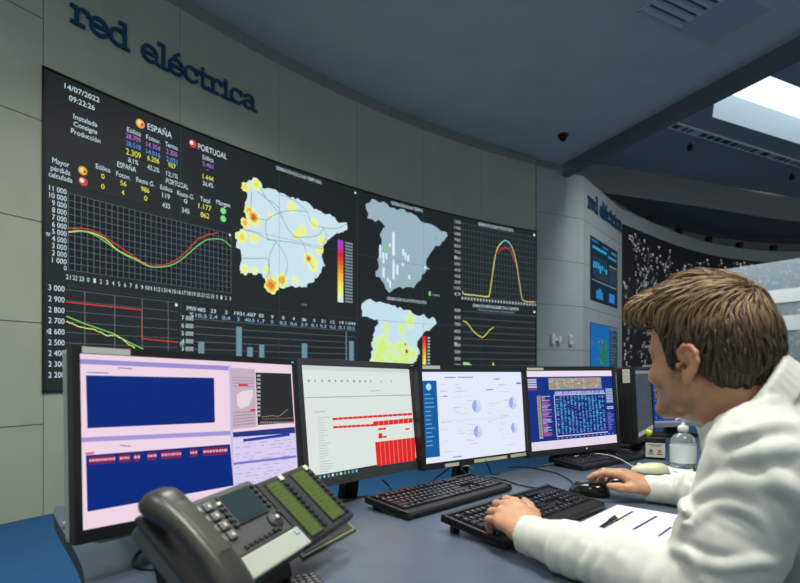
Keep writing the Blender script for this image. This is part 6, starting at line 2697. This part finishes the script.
# ---------------------------------------------------------------- shirt
def build_shirt():
    h = .003
    S_ = Field((.16, .40, .52), (1.24, 1.62, 1.22), h)
    ax = np.array([SD, TD, BF])
    L = np.linalg.norm(MIDS - PELV)
    S_.ell(PELV + TD * .08, (.180, .13, .132), ax, .03)
    S_.ell(PELV + TD * L * .42, (.168, .19, .125), ax, .06)
    S_.ell(PELV + TD * L * .70, (.180, .155, .122), ax, .05)
    S_.cap(L_SH, R_SH, .062, .062, .04)
    NB = W(757, 434, .925)
    NT = HP(-.028, 0, -.035)
    CC = np.array([.584, .912, CAMZ - .045])
    S_.cap(NB - Zup * .022, L_SH, .058, .058, .04)
    S_.cap(NB - Zup * .02, CC, .084, .077, .02)
    S_.cap(NB - BF * .02 - Zup * .03, CC - BF * .022 - Zup * .012, .088, .076, .02)
    S_.cap(CC * .4 + NB * .6 - Zup * .01, L_SH, .064, .056, .04)
    S_.cap(CC * .4 + NB * .6 - Zup * .01, R_SH, .064, .056, .04)
    S_.cap(NB - Zup * .022, R_SH, .058, .058, .04)
    for sh, el, wr in ((L_SH, L_EL, L_WR), (R_SH, R_EL, R_WR)):
        S_.chain([sh, sh * .4 + el * .6, el], [.073, .067, .059], .03)
        cuff0 = el * .10 + wr * .90
        cuffe = wr + nrm(wr - el) * .012
        S_.chain([el, el * .65 + wr * .35, el * .25 + wr * .75, cuff0], [.057, .056, .044, .038], .02)
        S_.cap(el * .18 + wr * .82, cuffe, .0385, .0365, .004)
    # folds: ridges of cloth (soft) and grooves
    rg = np.random.default_rng(5)

    def ridge(pts, amp, w=.014):
        """a rounded fold of cloth: raised along the line with a shallow valley on either side"""
        pts = [np.array((p.x, p.y, p.z)) for p in spline([tuple(p) for p in pts], 4)]
        n_ = len(pts)

        def fn(x, y, z):
            best = None
            for i in range(n_ - 1):
                p, v = pts[i], pts[i + 1] - pts[i]
                L2 = max(v @ v, 1e-9)
                dx, dy, dz = x - p[0], y - p[1], z - p[2]
                t = np.clip((dx * v[0] + dy * v[1] + dz * v[2]) / L2, 0, 1)
                d2 = (dx - t * v[0]) ** 2 + (dy - t * v[1]) ** 2 + (dz - t * v[2]) ** 2
                s_ = (i + t) / (n_ - 1)
                e = amp * np.sin(np.pi * np.clip(s_, .02, .98)) ** .7
                if best is None:
                    best, be = d2, e
                else:
                    be = np.where(d2 < best, e, be)
                    best = np.minimum(best, d2)
            q = best / (w * w)
            return -be * (1 - q * .75) * np.exp(-q / 1.3)
        P_ = np.array(pts)
        S_.put(fn, P_.min(0) - 2.2 * w, P_.max(0) + 2.2 * w, 0, 'add', margin=0)

    def around(p, q, ang, rad, t, ref):
        """point on the sleeve p->q at fraction t, angle ang about the axis measured from ref"""
        d_ = nrm(q - p)
        a = nrm(ref - d_ * (ref @ d_))
        c_ = np.cross(d_, a)
        return p + (q - p) * t + (a * math.cos(ang) + c_ * math.sin(ang)) * rad
    toc = nrm(np.array([-.55, -.80, .15]))
    # folds wrapping the sleeves diagonally
    for (p, q, ts, rad) in ((L_SH, L_EL, (.10, .22, .34, .47, .60, .74, .88), .064), (L_EL, L_WR, (.02, .10, .20, .31, .42, .54, .66, .78), .056),
                            (R_EL, R_WR, (.30, .42, .52, .62, .72, .80), .048)):
        for t in ts:
            a0_ = rg.uniform(-2.0, -.4)
            a1_ = a0_ + rg.uniform(1.2, 2.6)
            sl = rg.uniform(-.20, .20)
            rad_t = rad * (1.0 if p is not L_EL else 1.03 - .26 * t)
            pts = [around(p, q, a0_ + (a1_ - a0_) * s_, rad_t, t + sl * (s_ - .5), toc) for s_ in np.linspace(0, 1, 5)]
            ridge(pts, rg.uniform(.006, .012), rg.uniform(.008, .013))
    # long drapes from the armhole and collar, over shoulder and back
    eye_ = np.array([0, 0, CAMZ])
    for ln, amp, w in ((((694, 499), (712, 489), (735, 487), (762, 503), (788, 535)), .012, .016), (((692, 524), (712, 508), (738, 506), (762, 522), (780, 556)), .008, .013),
                       (((694, 470), (725, 474), (755, 484), (800, 486)), .010, .016), (((730, 462), (760, 452), (800, 446)), .008, .015),
                       (((700, 452), (730, 436), (765, 425), (800, 424)), .007, .015), (((722, 425), (745, 408), (775, 398)), .006, .013),
                       (((690, 486), (684, 505), (681, 530)), .007, .013), (((690, 560), (720, 567), (760, 562), (780, 566)), .008, .012),
                       (((768, 470), (790, 490), (806, 520)), .009, .016), (((672, 548), (690, 556), (700, 575)), .006, .012)):
        pts = []
        for x, y in ln:
            d_ = np.array(ray(x, y))
            for s_ in np.arange(.45, 1.4, .003):
                q = eye_ + d_ * s_
                i_ = np.round((q - S_.lo) / h).astype(int)
                if (i_ >= 0).all() and (i_ < S_.n).all() and S_.F[tuple(i_)] < .0:
                    pts.append(q)
                    break
        if len(pts) >= 3:
            ridge(pts, amp * 2.3, w * .82)
    # weave-scale wrinkles
    def wr_(x, y, z):
        return .0013 * np.sin(60 * x + 40 * z + 9 * np.sin(22 * y)) * np.sin(34 * y - 46 * z + 7 * np.sin(30 * x))
    S_.put(wr_, S_.lo, S_.lo + h * S_.n, 0, 'add', margin=0)
    # openings: neck and wrists
    S_.chain([CC * .7 + NB * .3, CC, NT], [.062, .064, .07], .004, 's')
    S_.cap(CC + nrm(NT - NB) * .010, CC + nrm(NT - NB) * .10, .085, .09, .004, 's')
    S_.cap(NB + BF * .045 + TD * .02, NB + BF * .12 + TD * .09, .040, .06, .008, 's')
    # collar stand: a band around the neck, folded over
    axn = nrm(NT - NB + BF * .01)
    cb = CC + axn * .004
    n1 = nrm(BF - axn * (BF @ axn))
    n2 = np.cross(axn, n1)
    prev = None
    K = 40
    ringp = []
    for k in range(K + 1):
        a = -math.pi + .30 + (2 * math.pi - .60) * k / K + math.pi
        a = math.pi * 2 * k / K
        rr = .074
        front = (1 + math.cos(a)) / 2
        ringp.append((cb + (n1 * math.cos(a) * rr * 1.08 + n2 * math.sin(a) * rr) - axn * (.040 * front ** 1.5), a))
    for k in range(K):
        (p, a), (q, a2) = ringp[k], ringp[k + 1]
        front = abs(math.remainder(a, 2 * math.pi))
        if front < .32:
            continue
        hgt = .030
        out = nrm((p - cb) - axn * ((p - cb) @ axn))
        for s_ in np.linspace(0, 1, 9):
            S_.cap(p + axn * hgt * s_, q + axn * hgt * s_, .0042, .0042, .003)
            S_.cap(p + axn * hgt * (1 - s_ * 1.25) + out * (.007 + .009 * s_), q + axn * hgt * (1 - s_ * 1.25) + out * (.007 + .009 * s_), .0038, .0038, .003)
    for wr, el in ((L_WR, L_EL), (R_WR, R_EL)):
        d_ = nrm(wr - el)
        S_.cap(wr + d_ * .002, wr + d_ * .06, .0285, .034, .003, 's')
    V, Q = S_.mesh()
    return relax(V, Q, 1, .5), Q


SV, SQ = build_shirt()
m_shirt = bpy.data.materials.new('shirt_white_cotton')
m_shirt.use_nodes = True
nt = m_shirt.node_tree
b = nt.nodes['Principled BSDF']
b.inputs['Base Color'].default_value = rgb(208, 211, 204)
b.inputs['Roughness'].default_value = .8
b.inputs['Specular IOR Level'].default_value = .2
b.inputs['Sheen Weight'].default_value = .15
tc = nt.nodes.new('ShaderNodeTexCoord')
nz = nt.nodes.new('ShaderNodeTexNoise')
nz.inputs['Scale'].default_value = 500
nt.links.new(tc.outputs['Object'], nz.inputs['Vector'])
bp = nt.nodes.new('ShaderNodeBump')
bp.inputs['Strength'].default_value = .12
bp.inputs['Distance'].default_value = .001
nt.links.new(nz.outputs['Fac'], bp.inputs['Height'])
nt.links.new(bp.outputs['Normal'], b.inputs['Normal'])
shirt = field_object('shirt', SV - BC, SQ, [m_shirt], person)
shirt['label'] = 'crumpled white cotton shirt with long sleeves'
print('shirt', len(SV), _t.time() - _t0)

# trousers and shoes under the desk
T_ = Field((.20, .40, .02), (1.20, 1.40, .72), .007)
T_.ell(PELV + Zup * .03, (.185, .135, .14), np.array([SD, TD, BF]), .03)
FW = nrm(np.array([-.85, .5, 0]))
SH = nrm(np.array([-.5, -.85, 0]))
feet = []
for sgn in (1, -1):
    hip = PELV + SD * .09 * sgn + Zup * -.01
    kn_ = hip + FW * .43 + SH * .03 * sgn + Zup * -.03
    an = kn_ + FW * -.02 + Zup * -.41
    an[2] = .10
    T_.chain([hip, hip * .5 + kn_ * .5, kn_], [.098, .088, .070], .03)
    T_.chain([kn_, kn_ * .5 + an * .5, an], [.072, .068, .062], .02)
    feet.append(an)
TV, TQ = T_.mesh()
m_trs = mat('trousers_dark', (40, 44, 54), .85)
field_object('trousers', TV - BC, TQ, [m_trs], person)
for an in feet:
    Fs = Field(an + np.array([-.35, -.15, -.12]), an + np.array([.15, .30, .06]), .005)
    Fs.chain([an + FW * -.035 + Zup * -.055, an + FW * .08 + Zup * -.062, an + FW * .17 + Zup * -.072], [.042, .040, .026], .02)
    Fs.cap(an + Zup * -.05, an + Zup * -.01, .045, .046, .02)
    Fs.put(lambda x, y, z: (z - .004) * 1.0 + 0 * x + 0 * y, Fs.lo, Fs.lo + Fs.h * Fs.n, 0, 's')
    v_, q_ = Fs.mesh()
    field_object('shoe', v_ - BC, q_, [mat('shoe_leather', (34, 28, 24), .4)], person)

# ---------------------------------------------------------------- office chair
cc = Vector((PELV[0] + .02, PELV[1] - .01, 0))
chair = thing('office_chair', 'black office chair carrying the person, outside the right edge', 'chair', Matrix.Translation(cc) @ Matrix.Rotation(math.atan2(FW[1], FW[0]), 4, 'Z'))
m_fab = mat('chair_fabric_black', (34, 36, 40), .9)
mb = MB()
mb.box((.03, 0, .425), (.47, .48, .075), m_fab, bevel=.03, seg=4)
mb.build('seat', chair)
mb = MB()
for k in range(1):
    R = Matrix.Translation((-.27, 0, .78)) @ Matrix.Rotation(math.radians(-12), 4, 'Y')
    mb.box((0, 0, 0), (.06, .44, .52), m_fab, R, bevel=.028, seg=4)
mb.build('backrest', chair)
mb = MB()
mb.tube([(-.10, 0, .40), (-.24, 0, .41), (-.30, 0, .52), (-.31, 0, .70)], .016, m_blk)
mb.build('back_support', chair)
mb = MB()
mb.tube([(.02, 0, .40), (.02, 0, .24), (.02, 0, .10)], [.03, .028, .035], m_blk, n=16)
mb.build('column', chair)
for k in range(5):
    a = 2 * math.pi * k / 5 + .3
    mb = MB()
    mb.tube([(.02, 0, .10), (.02 + .15 * math.cos(a), .15 * math.sin(a), .095), (.02 + .28 * math.cos(a), .28 * math.sin(a), .075)], [.024, .02, .014], m_blk)
    lg = mb.build('leg', chair)
    mb = MB()
    R = Matrix.Translation((.02 + .28 * math.cos(a), .28 * math.sin(a), .028)) @ Matrix.Rotation(a + 1.2, 4, 'Z') @ Matrix.Rotation(math.pi / 2, 4, 'X')
    mb.lathe([(.0, -.02), (.024, -.02), (.0275, -.014), (.0275, .014), (.024, .02), (0, .02)], m_blk, R, n=18)
    mb.build('castor', lg)
